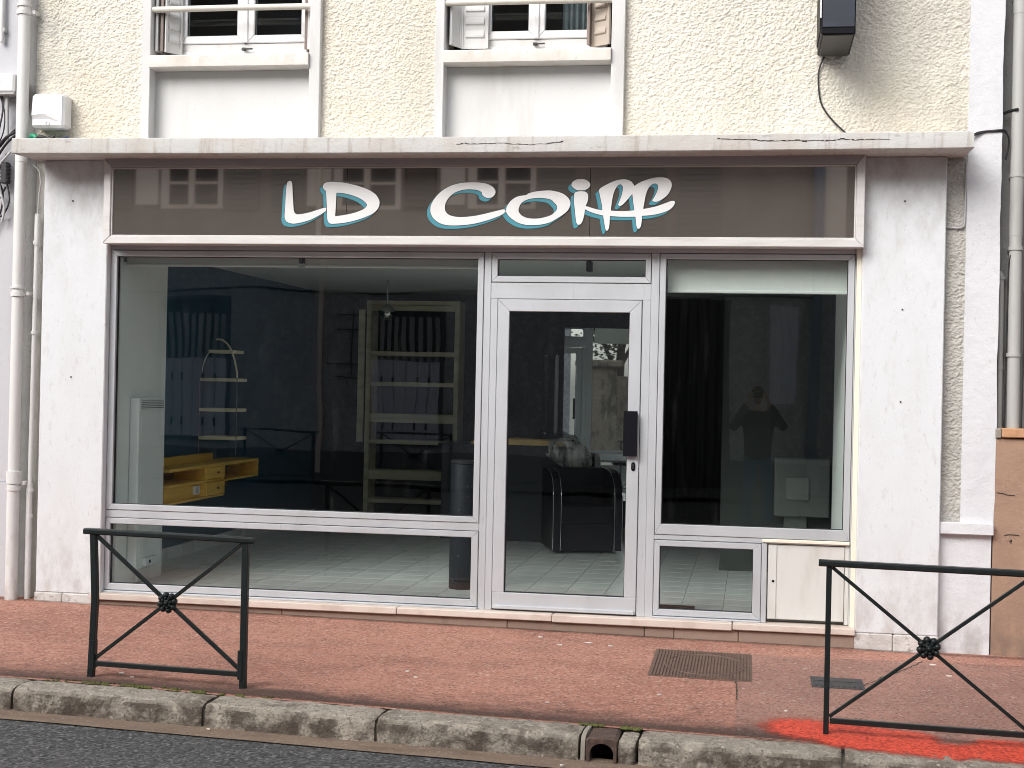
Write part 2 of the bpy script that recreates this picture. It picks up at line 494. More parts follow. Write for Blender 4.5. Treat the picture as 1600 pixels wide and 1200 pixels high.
MT['gutter'] = M('brown_gutter_concrete', (0.20, 0.145, 0.105), 0.9,
    layers=(('noise', (3, 10, 3), 0.4, 0.7, (0.145, 0.10, 0.072), 0.8), ('noise', 40, 0.55, 0.75, (0.27, 0.205, 0.155), 0.6), ('cell', 90, 0.7, 0.98, (0.33, 0.27, 0.22), 0.6)),
    bumps=(('noise', 45, 0.003), ('cell', 110, 0.0015)))
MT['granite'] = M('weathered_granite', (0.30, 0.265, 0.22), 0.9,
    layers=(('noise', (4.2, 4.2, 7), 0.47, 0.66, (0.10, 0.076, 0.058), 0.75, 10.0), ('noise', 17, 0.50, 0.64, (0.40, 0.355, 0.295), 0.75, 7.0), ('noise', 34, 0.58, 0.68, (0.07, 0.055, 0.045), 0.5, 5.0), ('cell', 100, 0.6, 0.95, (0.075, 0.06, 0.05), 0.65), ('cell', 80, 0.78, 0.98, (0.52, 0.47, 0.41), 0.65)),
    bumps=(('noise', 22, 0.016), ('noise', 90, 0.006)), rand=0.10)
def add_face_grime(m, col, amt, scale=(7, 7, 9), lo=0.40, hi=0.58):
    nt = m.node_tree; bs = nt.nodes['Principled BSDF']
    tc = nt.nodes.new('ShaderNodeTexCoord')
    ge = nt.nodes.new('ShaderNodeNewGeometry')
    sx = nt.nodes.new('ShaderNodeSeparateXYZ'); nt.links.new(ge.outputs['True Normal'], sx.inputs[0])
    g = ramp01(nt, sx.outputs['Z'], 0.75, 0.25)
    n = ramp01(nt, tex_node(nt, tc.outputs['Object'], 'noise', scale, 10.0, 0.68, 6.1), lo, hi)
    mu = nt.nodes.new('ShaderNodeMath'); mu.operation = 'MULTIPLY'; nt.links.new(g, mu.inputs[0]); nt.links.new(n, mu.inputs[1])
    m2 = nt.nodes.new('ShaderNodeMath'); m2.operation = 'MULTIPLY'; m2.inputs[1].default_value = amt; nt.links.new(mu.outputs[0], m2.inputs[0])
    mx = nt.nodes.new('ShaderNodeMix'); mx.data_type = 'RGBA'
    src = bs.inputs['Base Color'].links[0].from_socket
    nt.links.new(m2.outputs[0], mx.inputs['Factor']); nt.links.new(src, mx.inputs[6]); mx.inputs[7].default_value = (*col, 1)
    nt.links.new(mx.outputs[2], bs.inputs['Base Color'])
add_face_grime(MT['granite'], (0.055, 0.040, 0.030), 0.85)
MT['moss'] = M('green_moss', (0.075, 0.085, 0.018), 0.95, layers=(('noise', 60, 0.4, 0.7, (0.16, 0.15, 0.035), 0.7), ('noise', 25, 0.5, 0.7, (0.03, 0.035, 0.012), 0.7)))
MT['iron'] = M('rusty_cast_iron', (0.15, 0.10, 0.078), 0.75, metal=0.2,
    layers=(('noise', 20, 0.45, 0.7, (0.21, 0.125, 0.09), 0.7), ('noise', 90, 0.55, 0.75, (0.05, 0.04, 0.037), 0.7)), bumps=(('noise', 80, 0.001),))
MT['outlet_iron'] = M('dark_rusty_outlet', (0.075, 0.048, 0.038), 0.85, layers=(('noise', 26, 0.45, 0.65, (0.14, 0.085, 0.062), 0.7), ('noise', 60, 0.55, 0.7, (0.03, 0.024, 0.022), 0.7)), bumps=(('noise', 50, 0.003),))
MT['dark_iron'] = M('dark_cast_iron', (0.055, 0.055, 0.058), 0.7, metal=0.2, layers=(('noise', 30, 0.45, 0.7, (0.09, 0.08, 0.075), 0.7),), bumps=(('noise', 80, 0.001),))
MT['barrier'] = M('dark_green_barrier_paint', (0.009, 0.013, 0.013), 0.42, spec=0.35, layers=(('noise', 30, 0.5, 0.75, (0.020, 0.026, 0.026), 0.6), ('noise', (90, 90, 40), 0.68, 0.8, (0.08, 0.065, 0.05), 0.4)), bumps=(('noise', 120, 0.0006),))
MT['pvc'] = M('white_painted_pipe', (0.68, 0.675, 0.665), 0.5, layers=(('noise', (14, 14, 2), 0.45, 0.75, (0.58, 0.56, 0.53), 0.6), ('noise', (60, 60, 30), 0.66, 0.8, (0.33, 0.29, 0.26), 0.5)))
MT['pipe_grey'] = M('grey_zinc_pipe', (0.42, 0.42, 0.405), 0.5, layers=(('noise', (14, 14, 2), 0.45, 0.75, (0.34, 0.34, 0.33), 0.6),))
MT['box_white'] = M('white_plastic_box', (0.74, 0.745, 0.755), 0.4, layers=(('noise', 7, 0.5, 0.8, (0.66, 0.66, 0.66), 0.5),))
MT['cable'] = M('black_cable', (0.018, 0.018, 0.02), 0.5)
MT['cable_grey'] = M('grey_cable', (0.45, 0.45, 0.45), 0.5)
MT['green_plastic'] = M('green_sheath', (0.01, 0.27, 0.14), 0.4)
MT['blue_plastic'] = M('blue_sheath', (0.02, 0.06, 0.22), 0.4)
MT['neighbour_white'] = M('neighbour_white_wall', (0.52, 0.52, 0.55), 0.8,
    layers=(('noise', (3, 3, 1), 0.45, 0.75, (0.44, 0.44, 0.465), 0.7), ('noise', (30, 30, 12), 0.62, 0.78, (0.38, 0.37, 0.37), 0.4, 6.0)), bumps=(('noise', 25, 0.003),))
MT['neighbour_grey'] = M('neighbour_grey_wall', (0.24, 0.24, 0.235), 0.9, layers=(('noise', 4, 0.4, 0.7, (0.20, 0.20, 0.195), 0.6), ('noise', 60, 0.55, 0.75, (0.15, 0.15, 0.145), 0.5)), bumps=(('noise', 60, 0.004),))
MT['tan'] = M('tan_roughcast', (0.36, 0.235, 0.165), 0.92,
    layers=(('noise', 3, 0.4, 0.7, (0.29, 0.185, 0.14), 0.7), ('noise', 14, 0.5, 0.75, (0.42, 0.275, 0.18), 0.5), ('noise', (70, 70, 60), 0.6, 0.78, (0.19, 0.12, 0.09), 0.5)), bumps=(('noise', 32, 0.006), ('noise', 120, 0.002)))
MT['brick'] = M('orange_brick', (0.46, 0.255, 0.14), 0.85, layers=(('noise', 25, 0.45, 0.7, (0.37, 0.19, 0.105), 0.6), ('noise', 90, 0.6, 0.8, (0.55, 0.36, 0.22), 0.5)), bumps=(('noise', 70, 0.002),), rand=0.15)
MT['mortar'] = M('grey_mortar', (0.28, 0.25, 0.21), 0.95, bumps=(('noise', 60, 0.002),))
MT['crack'] = M('dark_crack', (0.05, 0.042, 0.036), 1.0)
MT['pvc_window'] = M('white_upvc', (0.77, 0.77, 0.78), 0.35)
MT['shutter_white'] = M('white_metal_shutter', (0.62, 0.62, 0.62), 0.5, layers=(('noise', (9, 9, 3), 0.45, 0.75, (0.52, 0.51, 0.50), 0.6), ('noise', 70, 0.66, 0.8, (0.25, 0.22, 0.2), 0.5)))
MT['shutter_beige'] = M('beige_metal_shutter', (0.44, 0.375, 0.315), 0.55, layers=(('noise', (9, 9, 3), 0.45, 0.75, (0.36, 0.30, 0.25), 0.6), ('noise', 70, 0.64, 0.8, (0.2, 0.16, 0.13), 0.5)))
MT['shutter_brown'] = M('brown_metal_shutter', (0.20, 0.155, 0.135), 0.55, layers=(('noise', (9, 9, 3), 0.45, 0.75, (0.15, 0.115, 0.10), 0.6),))
MT['rail_paint'] = M('cream_rail_paint', (0.66, 0.63, 0.56), 0.45, layers=(('noise', 20, 0.5, 0.8, (0.52, 0.48, 0.41), 0.5),))
MT['net'] = M('grey_net_curtain', (0.30, 0.31, 0.31), 0.95, layers=(('noise', (40, 40, 2), 0.4, 0.7, (0.22, 0.23, 0.24), 0.6),))
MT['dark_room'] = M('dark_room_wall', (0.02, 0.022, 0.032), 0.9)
add_splash(MT['render_cool'], (0.30, 0.27, 0.25), -0.05, 0.35, 0.8)
add_splash(MT['tan'], (0.15, 0.11, 0.09), -0.05, 0.4, 0.7)
add_splash(MT['pvc'], (0.30, 0.27, 0.24), 0.0, 0.7, 0.7)
def add_edge_grey(m, col, x0, x1, amt):
    nt = m.node_tree; bs = nt.nodes['Principled BSDF']
    tc = nt.nodes.new('ShaderNodeTexCoord').outputs['Object']
    sx = nt.nodes.new('ShaderNodeSeparateXYZ'); nt.links.new(tc, sx.inputs[0])
    g = nt.nodes.new('ShaderNodeMapRange'); g.inputs['From Min'].default_value = x1; g.inputs['From Max'].default_value = x0
    nt.links.new(sx.outputs['X'], g.inputs['Value'])
    n = ramp01(nt, tex_node(nt, tc, 'noise', (5, 5, 3), 9.0, 0.65, 4.2), 0.34, 0.66)
    mu = nt.nodes.new('ShaderNodeMath'); mu.operation = 'MULTIPLY'; nt.links.new(g.outputs[0], mu.inputs[0]); nt.links.new(n, mu.inputs[1])
    m2 = nt.nodes.new('ShaderNodeMath'); m2.operation = 'MULTIPLY'; m2.inputs[1].default_value = amt; nt.links.new(mu.outputs[0], m2.inputs[0])
    mx = nt.nodes.new('ShaderNodeMix'); mx.data_type = 'RGBA'
    src = bs.inputs['Base Color'].links[0].from_socket
    nt.links.new(m2.outputs[0], mx.inputs['Factor']); nt.links.new(src, mx.inputs[6]); mx.inputs[7].default_value = (*col, 1)
    nt.links.new(mx.outputs[2], bs.inputs['Base Color'])
add_edge_grey(MT['cream'], (0.42, 0.41, 0.39), -3.3, -2.85, 0.9)  # grey grime towards the left end of the wall
add_edge_grey(MT['cream'], (0.50, 0.475, 0.43), 3.1, 2.1, 0.7)  # wall turns greyer from the projecting sign to its right end
# interior
MT['tile'] = M('grey_floor_tile', (0.64, 0.67, 0.66), 0.32, layers=(('noise', (3, 9, 3), 0.4, 0.72, (0.50, 0.53, 0.52), 0.8, 8.0), ('noise', (5, 22, 5), 0.56, 0.72, (0.78, 0.80, 0.79), 0.6, 8.0)), rand=0.06, rvar=0.08)
MT['grout'] = M('dark_grout', (0.27, 0.275, 0.27), 0.9)
MT['navy'] = M('navy_interior_wall', (0.012, 0.024, 0.034), 0.75, layers=(('noise', 3, 0.4, 0.7, (0.009, 0.018, 0.027), 0.6),))
MT['teal_wall'] = M('teal_interior_wall', (0.014, 0.080, 0.130), 0.7, layers=(('noise', 3, 0.4, 0.7, (0.011, 0.062, 0.105), 0.6),))
MT['int_white'] = M('interior_white_wall', (0.80, 0.84, 0.82), 0.8, layers=(('noise', (3, 3, 1), 0.4, 0.75, (0.74, 0.78, 0.76), 0.6),), bumps=(('noise', 40, 0.001),))
MT['int_grey'] = M('interior_grey_partition', (0.05, 0.058, 0.053), 0.8, layers=(('noise', (3, 3, 1), 0.4, 0.75, (0.04, 0.046, 0.043), 0.6),))
MT['ceiling'] = M('white_ceiling', (0.66, 0.69, 0.67), 0.85, bumps=(('noise', 60, 0.001),))
MT['skirting'] = M('skirting_tile', (0.62, 0.64, 0.63), 0.35, rand=0.05)
MT['heater'] = M('white_enamel', (0.74, 0.78, 0.77), 0.4)
MT['heater_grille'] = M('heater_grille_dark', (0.10, 0.115, 0.11), 0.5)
MT['ply'] = M('yellow_plywood', (0.80, 0.50, 0.10), 0.5, layers=(('noise', (12, 2, 40), 0.4, 0.72, (0.66, 0.38, 0.07), 0.7, 6.0),))
MT['ply_dark'] = M('plywood_inside', (0.20, 0.14, 0.085), 0.6, layers=(('noise', (12, 2, 40), 0.4, 0.72, (0.16, 0.11, 0.065), 0.7, 6.0),))
MT['shelf'] = M('cream_shelf', (0.84, 0.80, 0.58), 0.55, layers=(('noise', (3, 12, 12), 0.4, 0.72, (0.52, 0.49, 0.33), 0.6),))
MT['blind'] = M('roller_blind_cloth', (0.76, 0.80, 0.76), 0.8, layers=(('noise', (2, 2, 120), 0.4, 0.7, (0.70, 0.74, 0.70), 0.4),))
MT['counter'] = M('dark_counter_front', (0.012, 0.022, 0.03), 0.35)
MT['paper'] = M('yellow_wrapping_paper', (0.90, 0.64, 0.26), 0.6, layers=(('noise', 14, 0.4, 0.7, (0.80, 0.52, 0.18), 0.6),))
MT['leather'] = M('black_leatherette', (0.005, 0.005, 0.010), 0.5, spec=0.2, bumps=(('noise', 60, 0.001),))
MT['chrome'] = M('chrome_tube', (0.55, 0.55, 0.56), 0.15, metal=1.0)
MT['mirror'] = M('mirror_glass', (0.80, 0.82, 0.82), 0.01, metal=1.0)
MT['bin'] = M('black_speckled_bin', (0.010, 0.012, 0.017), 0.6, spec=0.25, layers=(('cell', 70, 0.9, 0.97, (0.10, 0.11, 0.11), 0.5),))
MT['cabinet'] = M('grey_white_cabinet', (0.13, 0.145, 0.135), 0.5)
MT['cabinet_lid'] = M('cabinet_lid', (0.19, 0.205, 0.19), 0.45)
MT['bag'] = M_glass('clear_plastic_bag', (0.86, 0.88, 0.88), 1.6, dirt=0.8, rough=0.12, lo=0.35, hi=0.62)
# across the street
MT['opp_wall'] = M('grey_pebbledash', (0.42, 0.415, 0.44), 0.95, layers=(('noise', 1.2, 0.4, 0.7, (0.33, 0.325, 0.345), 0.7), ('noise', 11, 0.48, 0.62, (0.60, 0.59, 0.60), 0.7, 8.0), ('noise', 26, 0.55, 0.65, (0.20, 0.20, 0.21), 0.7, 6.0)), bumps=(('noise', 40, 0.008),))
MT['opp_up'] = M('brown_grey_render', (0.33, 0.27, 0.22), 0.95, layers=(('noise', 1.6, 0.4, 0.7, (0.26, 0.215, 0.175), 0.7), ('noise', (20, 20, 60), 0.5, 0.75, (0.40, 0.335, 0.28), 0.6)), bumps=(('noise', 30, 0.006),))
MT['opp_plinth'] = M('dark_plinth', (0.10, 0.10, 0.105), 0.9)
MT['opp_trim'] = M('pale_window_surround', (0.88, 0.74, 0.63), 0.8, layers=(('noise', 6, 0.4, 0.7, (0.80, 0.66, 0.55), 0.6),))
MT['opp_plank'] = M('blue_grey_plank', (0.72, 0.72, 0.82), 0.7, layers=(('noise', (40, 40, 3), 0.4, 0.7, (0.45, 0.45, 0.54), 0.6),))
MT['opp_shutter'] = M('grey_brown_louvre', (0.26, 0.235, 0.21), 0.8)
MT['curtain'] = M('dark_pleated_curtain', (0.34, 0.33, 0.33), 0.9)
MT['latch'] = M('black_latch', (0.02, 0.02, 0.022), 0.5)
MT['opp_pipe'] = M('blue_grey_pipe', (0.16, 0.19, 0.26), 0.5)
MT['old_stone'] = M('old_stone', (0.30, 0.25, 0.19), 0.95, layers=(('noise', (4, 4, 2), 0.45, 0.62, (0.10, 0.085, 0.065), 0.8, 8.0), ('noise', (9, 9, 3), 0.5, 0.7, (0.40, 0.345, 0.27), 0.6, 8.0)), bumps=(('noise', 14, 0.02),))
MT['bark'] = M('tree_bark', (0.10, 0.08, 0.06), 0.95, bumps=(('noise', (30, 30, 6), 0.01),))
MT['leaf'] = M('tree_leaf', (0.045, 0.065, 0.025), 0.7, rand=0.2)
MT['ground'] = M('far_ground', (0.10, 0.095, 0.085), 0.95, layers=(('noise', 0.6, 0.4, 0.7, (0.075, 0.085, 0.05), 0.6),))
MT['skin'] = M('skin', (0.48, 0.28, 0.21), 0.55)
MT['jacket'] = M('dark_jacket_cloth', (0.005, 0.007, 0.011), 0.9)
MT['jeans'] = M('blue_denim', (0.06, 0.16, 0.29), 0.9, layers=(('noise', 12, 0.4, 0.7, (0.055, 0.11, 0.17), 0.6),))
MT['hair'] = M('brown_hair', (0.05, 0.03, 0.02), 0.7)
MT['shoe'] = M('dark_shoe', (0.03, 0.028, 0.026), 0.6)

# numpy smooth noise
def blur_noise(nz, nx, sig, seed):
    r = np.random.default_rng(seed)
    a = r.standard_normal((nz, nx))
    fz = np.fft.fftfreq(nz)[:, None]; fx = np.fft.rfftfreq(nx)[None, :]
    g = np.exp(-2 * (math.pi ** 2) * (sig[0] ** 2 * fz ** 2 + sig[1] ** 2 * fx ** 2))
    b = np.fft.irfft2(np.fft.rfft2(a) * g, s=(nz, nx))
    return b / b.std()

# ================================================================== GROUND
def pz(x, y):
    return -0.010 * x + 0.02 * (y + 0.12)
def yk(x):
    return -2.50 - 0.05 * (x + 3.75)
KERB_W = 0.24
PAV_SPEC = []

def sheet(name, xs, ya, yb, nv, fz, mat, kind='structure'):
    """sheet between the lines ya(x) and yb(x)"""
    v = []; f = []
    for x in xs:
        for j in range(nv + 1):
            y = ya(x) + (yb(x) - ya(x)) * j / nv
            v.append((x, y, fz(x, y)))
    n = nv + 1
    for i in range(len(xs) - 1):
        for j in range(nv):
            f.append((i * n + j, (i + 1) * n + j, (i + 1) * n + j + 1, i * n + j + 1))
    me = bpy.data.meshes.new(name); me.from_pydata(v, [], f); me.shade_smooth()
    bm = bmesh.new(); bm.from_mesh(me); bmesh.ops.recalc_face_normals(bm, faces=bm.faces)
    if sum(fc.normal.z for fc in bm.faces) < 0: bmesh.ops.reverse_faces(bm, faces=bm.faces)
    bm.to_mesh(me); bm.free()
    o = link(name, me, mat)
    o['kind'] = kind
    return o

def pav_h(x, y):
    return pz(x, y) + 0.004 * mnoise.noise(Vector((x * 1.1, y * 1.4, 0.3))) + 0.0015 * mnoise.noise(Vector((x * 5, y * 5, 2)))
xs_p = [i * 0.1 for i in range(-120, 101)]
sheet('pavement', xs_p, lambda x: yk(x) + KERB_W - 0.03, lambda x: 0.10, 26, pav_h, MT['pavement'])
ROAD_Y0 = lambda x: yk(x) - 0.15
def road_z(x, y):
    return pz(x, yk(x)) - 0.125 - 0.004 * (yk(x) - y)
sheet('gutter', xs_p, lambda x: yk(x) - 0.16 + 0.008 * mnoise.noise(Vector((x * 2.5, 0, 0))), lambda x: yk(x) + 0.06, 4,
      lambda x, y: road_z(x, y) + 0.010 + 0.02 * (y - yk(x)) + 0.002 * mnoise.noise(Vector((x * 6, y * 6, 0))), MT['gutter'])
xs_r = [i * 0.5 for i in range(-60, 61)]
sheet('road', xs_r, lambda x: -14.6, lambda x: yk(x) + 0.02, 24, road_z, MT['asphalt'])
OPP_Z = -0.16
opp_pz = lambda x, y: -0.010 * x + OPP_Z
sheet('far_pavement', xs_r, lambda x: -17.6, lambda x: -14.75, 4, opp_pz, MT['asphalt'])
grid_mesh('ground', [-250, -80, -30, 30, 80, 250], [-250, -80, -30, 30, 80, 250], lambda X, Y: X * 0 - 0.75, MT['ground'], kind='structure')

# kerb: granite stones, each one its own piece
kerb_bed = MB()
kd = Vector((1, -0.05, 0)).normalized(); kn = Vector((0.05, 1, 0)).normalized()
def kplace(u, v, w):
    # u along the kerb (as world x), v back from the front face, w above the pavement plane
    p = Vector((u, yk(u), 0)) + kn * v
    return (p.x, p.y, pz(p.x, p.y) + w)
kerb_bed.sweep([(0.03, -0.30), (0.03, -0.035), (KERB_W - 0.02, -0.035), (KERB_W - 0.02, -0.30)], [-12, -8, -4, -0.80], kplace)
kerb_bed.sweep([(0.03, -0.30), (0.03, -0.035), (KERB_W - 0.02, -0.035), (KERB_W - 0.02, -0.30)], [-0.50, 4, 10], kplace)
kerb = kerb_bed.build('kerb', MT['mortar']); kerb['kind'] = 'structure'
KPROF = [(0.0, -0.28), (-0.002, -0.10), (0.0, -0.045), (0.004, -0.022), (0.014, -0.006), (0.030, 0.0), (0.08, 0.003), (0.14, 0.003), (0.20, 0.001), (KERB_W - 0.012, -0.004), (KERB_W - 0.002, -0.016), (KERB_W, -0.28)]
joints = [-6.9, -5.85, -4.82, -3.75, -2.69, -1.785, -0.775]
stones = list(zip(joints[:-1], joints[1:])) + [(-0.505, 0.44), (0.44, 1.42), (1.42, 2.45)]
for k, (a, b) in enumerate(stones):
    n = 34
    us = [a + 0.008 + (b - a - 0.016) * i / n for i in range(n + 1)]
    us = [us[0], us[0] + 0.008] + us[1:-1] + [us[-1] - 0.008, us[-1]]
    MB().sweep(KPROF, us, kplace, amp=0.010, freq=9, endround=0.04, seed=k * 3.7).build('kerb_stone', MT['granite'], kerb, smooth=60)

# cast iron outlet through the kerb
dr = root('drain_outlet', (-0.67, yk(-0.67), pz(-0.67, yk(-0.67)) - 0.125), 'rusty cast iron rainwater outlet with arched mouth set into the kerb', 'drain outlet')
db = MB()
dx0, dx1 = -0.745, -0.595
yf = yk(-0.67) - 0.012
zt = pz(-0.67, yf) - 0.002; zb = zt - 0.135
outer = []; inner = []
cx = (dx0 + dx1) / 2
for i in range(17):
    a = math.pi * i / 16
    inner.append((cx + 0.056 * math.cos(a), zb + 0.062 + 0.048 * math.sin(a)))
inner += [(cx - 0.056, zb + 0.012), (cx - 0.03, zb + 0.002), (cx + 0.03, zb + 0.002), (cx + 0.056, zb + 0.012)]
for (x, z) in inner:
    dxv, dzv = x - cx, z - (zb + 0.066)
    s_ = min((dx1 - cx) / abs(dxv) if abs(dxv) > 1e-6 else 9, ((zt - zb) / 2) / abs(dzv) if abs(dzv) > 1e-6 else 9)
    outer.append((cx + dxv * s_, zb + (zt - zb) / 2 + dzv * s_))
n = len(inner)
vv = [(x, yf + 0.006, z) for x, z in outer] + [(cx + (x - cx) * 0.94, yf, zb + (zt - zb) / 2 + (z - zb - (zt - zb) / 2) * 0.94) for x, z in outer] + [(x, yf + 0.004, z) for x, z in inner] + [(x, yf + 0.24, z) for x, z in inner] + [(x, yf + 0.25, z) for x, z in outer]
ff = []
for i in range(n):
    j = (i + 1) % n
    ff += [(i, j, n + j, n + i), (n + i, n + j, 2 * n + j, 2 * n + i), (2 * n + i, 2 * n + j, 3 * n + j, 3 * n + i), (i, j, 4 * n + j, 4 * n + i)]
ff.append(tuple(range(3 * n, 4 * n)))
db.add(vv, ff)
db.build('outlet_body', MT['outlet_iron'], dr, smooth=30)
MB().sweep(KPROF, [-0.770, -0.760, -0.750], kplace, amp=0.006, freq=16, seed=5).build('mortar_infill', MT['mortar'], dr, smooth=60)
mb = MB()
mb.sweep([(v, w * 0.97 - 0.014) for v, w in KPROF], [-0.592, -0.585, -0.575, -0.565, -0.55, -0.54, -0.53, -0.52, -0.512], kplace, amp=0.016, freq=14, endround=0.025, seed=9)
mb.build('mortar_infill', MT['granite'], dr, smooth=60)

# moss along the kerb
def moss(name, spots, label):
    m = MB()
    for (x0, x1, off, dens, hh) in spots:
        for i in range(dens):
            x = random.uniform(x0, x1)
            y = yk(x) + KERB_W + off + random.gauss(0, 0.012)
            if mnoise.noise(Vector((x * 9, y * 20, 4))) < -0.12: continue
            r = random.uniform(0.004, 0.010)
            m.ball((x, y, pav_h(x, y) + r * 0.3), r, r * random.uniform(0.8, 1.2), r * random.uniform(0.5, 1.0) * hh, n=6, m=4)
    o = m.build(name, MT['moss'], smooth=60)
    tag(o, label, 'moss', kind='stuff')
moss('moss', [(-3.66, -3.36, -0.005, 150, 0.7), (-3.35, -2.66, -0.02, 620, 1.0), (-2.60, -2.40, -0.01, 90, 0.7)], 'green moss growing along the joint behind the left kerb stones')
moss('moss', [(-0.80, -0.68, -0.02, 90, 0.7), (-0.60, -0.50, -0.03, 110, 0.8)], 'small moss patches round the cast iron drain outlet')

# square service cover with an oval pattern
mc = root('manhole_cover', (-0.264, -0.87, pz(-0.264, -0.87)), 'large ribbed cast iron access cover with oval ring in the red pavement', 'manhole cover')
def on_pav(x, y, h): return (x, y, pz(x, y) + h)
def pav_box(m, x0, x1, y0, y1, h0, h1):
    v = [on_pav(x, y, h) for x in (x0, x1) for y in (y0, y1) for h in (h0, h1)]
    m.add(v, [(0, 1, 3, 2), (4, 6, 7, 5), (0, 4, 5, 1), (2, 3, 7, 6), (0, 2, 6, 4), (1, 5, 7, 3)])
pl = MB(); pav_box(pl, -0.557, 0.026, -1.25, -0.485, -0.03, 0.005)
pl.build('plate', MT['iron'], mc)
rb = MB()
ecx, ecy, ea, eb = -0.245, -0.875, 0.235, 0.285
nrib = 30
for i in range(nrib):
    x = -0.548 + 0.565 * (i + 0.5) / nrib
    t = (x - ecx) / ea
    if abs(t) >= 1:
        pav_box(rb, x - 0.005, x + 0.005, -1.24, -0.495, 0.004, 0.0105)
    else:
        e = eb * math.sqrt(1 - t * t)
        for (y0, y1) in ((-1.24, ecy - e - 0.012), (ecy - e + 0.02, ecy + e - 0.02), (ecy + e + 0.012, -0.495)):
            if y1 - y0 > 0.02: pav_box(rb, x - 0.005, x + 0.005, y0, y1, 0.004, 0.0105)
rb.build('rib', MT['iron'], mc)['kind'] = 'stuff'
rg = MB()
rg.tube([on_pav(ecx + ea * math.cos(a * math.pi / 24), ecy + eb * math.sin(a * math.pi / 24), 0.006) for a in range(49)], 0.006, 6)
rg.build('oval_ring', MT['iron'], mc, smooth=60)
# mossy joint round the cover
sc = root('valve_cover', (0.5, -1.13, pz(0.5, -1.13)), 'small dark slotted utility cover behind the right barrier post', 'utility cover')
pl = MB(); pav_box(pl, 0.355, 0.645, -1.275, -1.005, -0.02, 0.006); pl.build('plate', MT['dark_iron'], sc)
rb = MB()
for i in range(9):
    x = 0.375 + i * 0.030
    pav_box(rb, x, x + 0.012, -1.25, -1.15, 0.005, 0.011)
pav_box(rb, 0.37, 0.63, -1.12, -1.10, 0.005, 0.010)
rb.build('rib', MT['dark_iron'], sc)['kind'] = 'stuff'

# pavement patch seam and crack
def ribbon(name, pts, w, mat, h, label, cat):
    v = []; f = []
    for i, (x, y) in enumerate(pts):
        d = Vector(pts[min(i + 1, len(pts) - 1)]) - Vector(pts[max(i - 1, 0)]); d.normalize()
        nn = Vector((-d.y, d.x)) * w * random.uniform(0.4, 1.0)
        v.append((x + nn.x, y + nn.y, pav_h(x, y) + h)); v.append((x - nn.x, y - nn.y, pav_h(x, y) + h))
    for i in range(len(pts) - 1): f.append((2 * i, 2 * i + 1, 2 * i + 3, 2 * i + 2))
    me = bpy.data.meshes.new(name); me.from_pydata(v, [], f)
    o = link(name, me, mat); o['kind'] = 'structure'
    return o
def wig(p, q, n, a, s=0):
    out = []
    for i in range(n + 1):
        t = i / n
        x = p[0] + (q[0] - p[0]) * t; y = p[1] + (q[1] - p[1]) * t
        k = a * mnoise.noise(Vector((t * 7 + s, s, 1))) + 0.4 * a * mnoise.noise(Vector((t * 25 + s, s, 3)))
        d = Vector((-(q[1] - p[1]), q[0] - p[0])).normalized()
        out.append((x + d.x * k, y + d.y * k))
    return out
ribbon('pavement_crack', wig((1.05, -0.36), (0.93, -0.62), 10, 0.02, 1) + wig((0.93, -0.62), (0.62, -1.20), 18, 0.03, 2), 0.007, MT['crack'], 0.004, '', '')
ribbon('pavement_crack', wig((-0.06, -1.26), (-0.05, -1.70), 14, 0.006, 5), 0.006, MT['crack'], 0.004, '', '')
mm = M('pavement_patch_asphalt', (0.38, 0.195, 0.148), 0.93,
    layers=(('noise', 1.7, 0.4, 0.7, (0.26, 0.128, 0.10), 0.8), ('cell', 62, 0.5, 0.95, (0.36, 0.24, 0.195), 0.8), ('cell', 95, 0.55, 0.95, (0.10, 0.06, 0.052), 0.8), ('cell', 60, 0.85, 0.97, (0.52, 0.42, 0.36), 0.7)),
    bumps=(('cell', 70, 0.006),))
xs2 = [-0.05 + 0.1 * i for i in range(60)]
sheet('pavement_patch', xs2, lambda x: yk(x) + KERB_W - 0.02, lambda x: -0.47 + 0.02 * mnoise.noise(Vector((x * 3, 0, 0))) + 0.10 * max(0, x - 0.1) , 14, lambda x, y: pav_h(x, y) + 0.003, mm)
# damp dirt strip gathered behind the kerb
md = bpy.data.materials.new('damp_dirt'); md.use_nodes = True
nt = md.node_tree; bs = nt.nodes['Principled BSDF']; bs.inputs['Base Color'].default_value = (0.06, 0.040, 0.034, 1); bs.inputs['Roughness'].default_value = 0.9
at_ = nt.nodes.new('ShaderNodeAttribute'); at_.attribute_name = 'cover'
tcn = nt.nodes.new('ShaderNodeTexCoord').outputs['Object']
nz = tex_node(nt, tcn, 'noise', (7, 12, 5), 8.0, 0.65)
ad = nt.nodes.new('ShaderNodeMath'); ad.operation = 'ADD'; nt.links.new(at_.outputs['Fac'], ad.inputs[0]); nt.links.new(nz, ad.inputs[1])
al = ramp01(nt, ad.outputs[0], 0.62, 1.55)
mu = nt.nodes.new('ShaderNodeMath'); mu.operation = 'MULTIPLY'; mu.inputs[1].default_value = 0.68; nt.links.new(al, mu.inputs[0])
nt.links.new(mu.outputs[0], bs.inputs['Alpha'])
def cover_sheet(name, xs, ya, yb, nv, h, fcover, mat):
    v = []; f = []; c = []
    for x in xs:
        for j in range(nv + 1):
            y = ya(x) + (yb(x) - ya(x)) * j / nv
            v.append((x, y, pav_h(x, y) + h)); c.append(fcover(x, y))
    n = nv + 1
    for i in range(len(xs) - 1):
        for j in range(nv): f.append((i * n + j, (i + 1) * n + j, (i + 1) * n + j + 1, i * n + j + 1))
    me = bpy.data.meshes.new(name); me.from_pydata(v, [], f); me.shade_smooth()
    a = me.attributes.new('cover', 'FLOAT', 'POINT'); a.data.foreach_set('value', c)
    return link(name, me, mat)
xs3 = [-5.5 + 0.06 * i for i in range(130)]
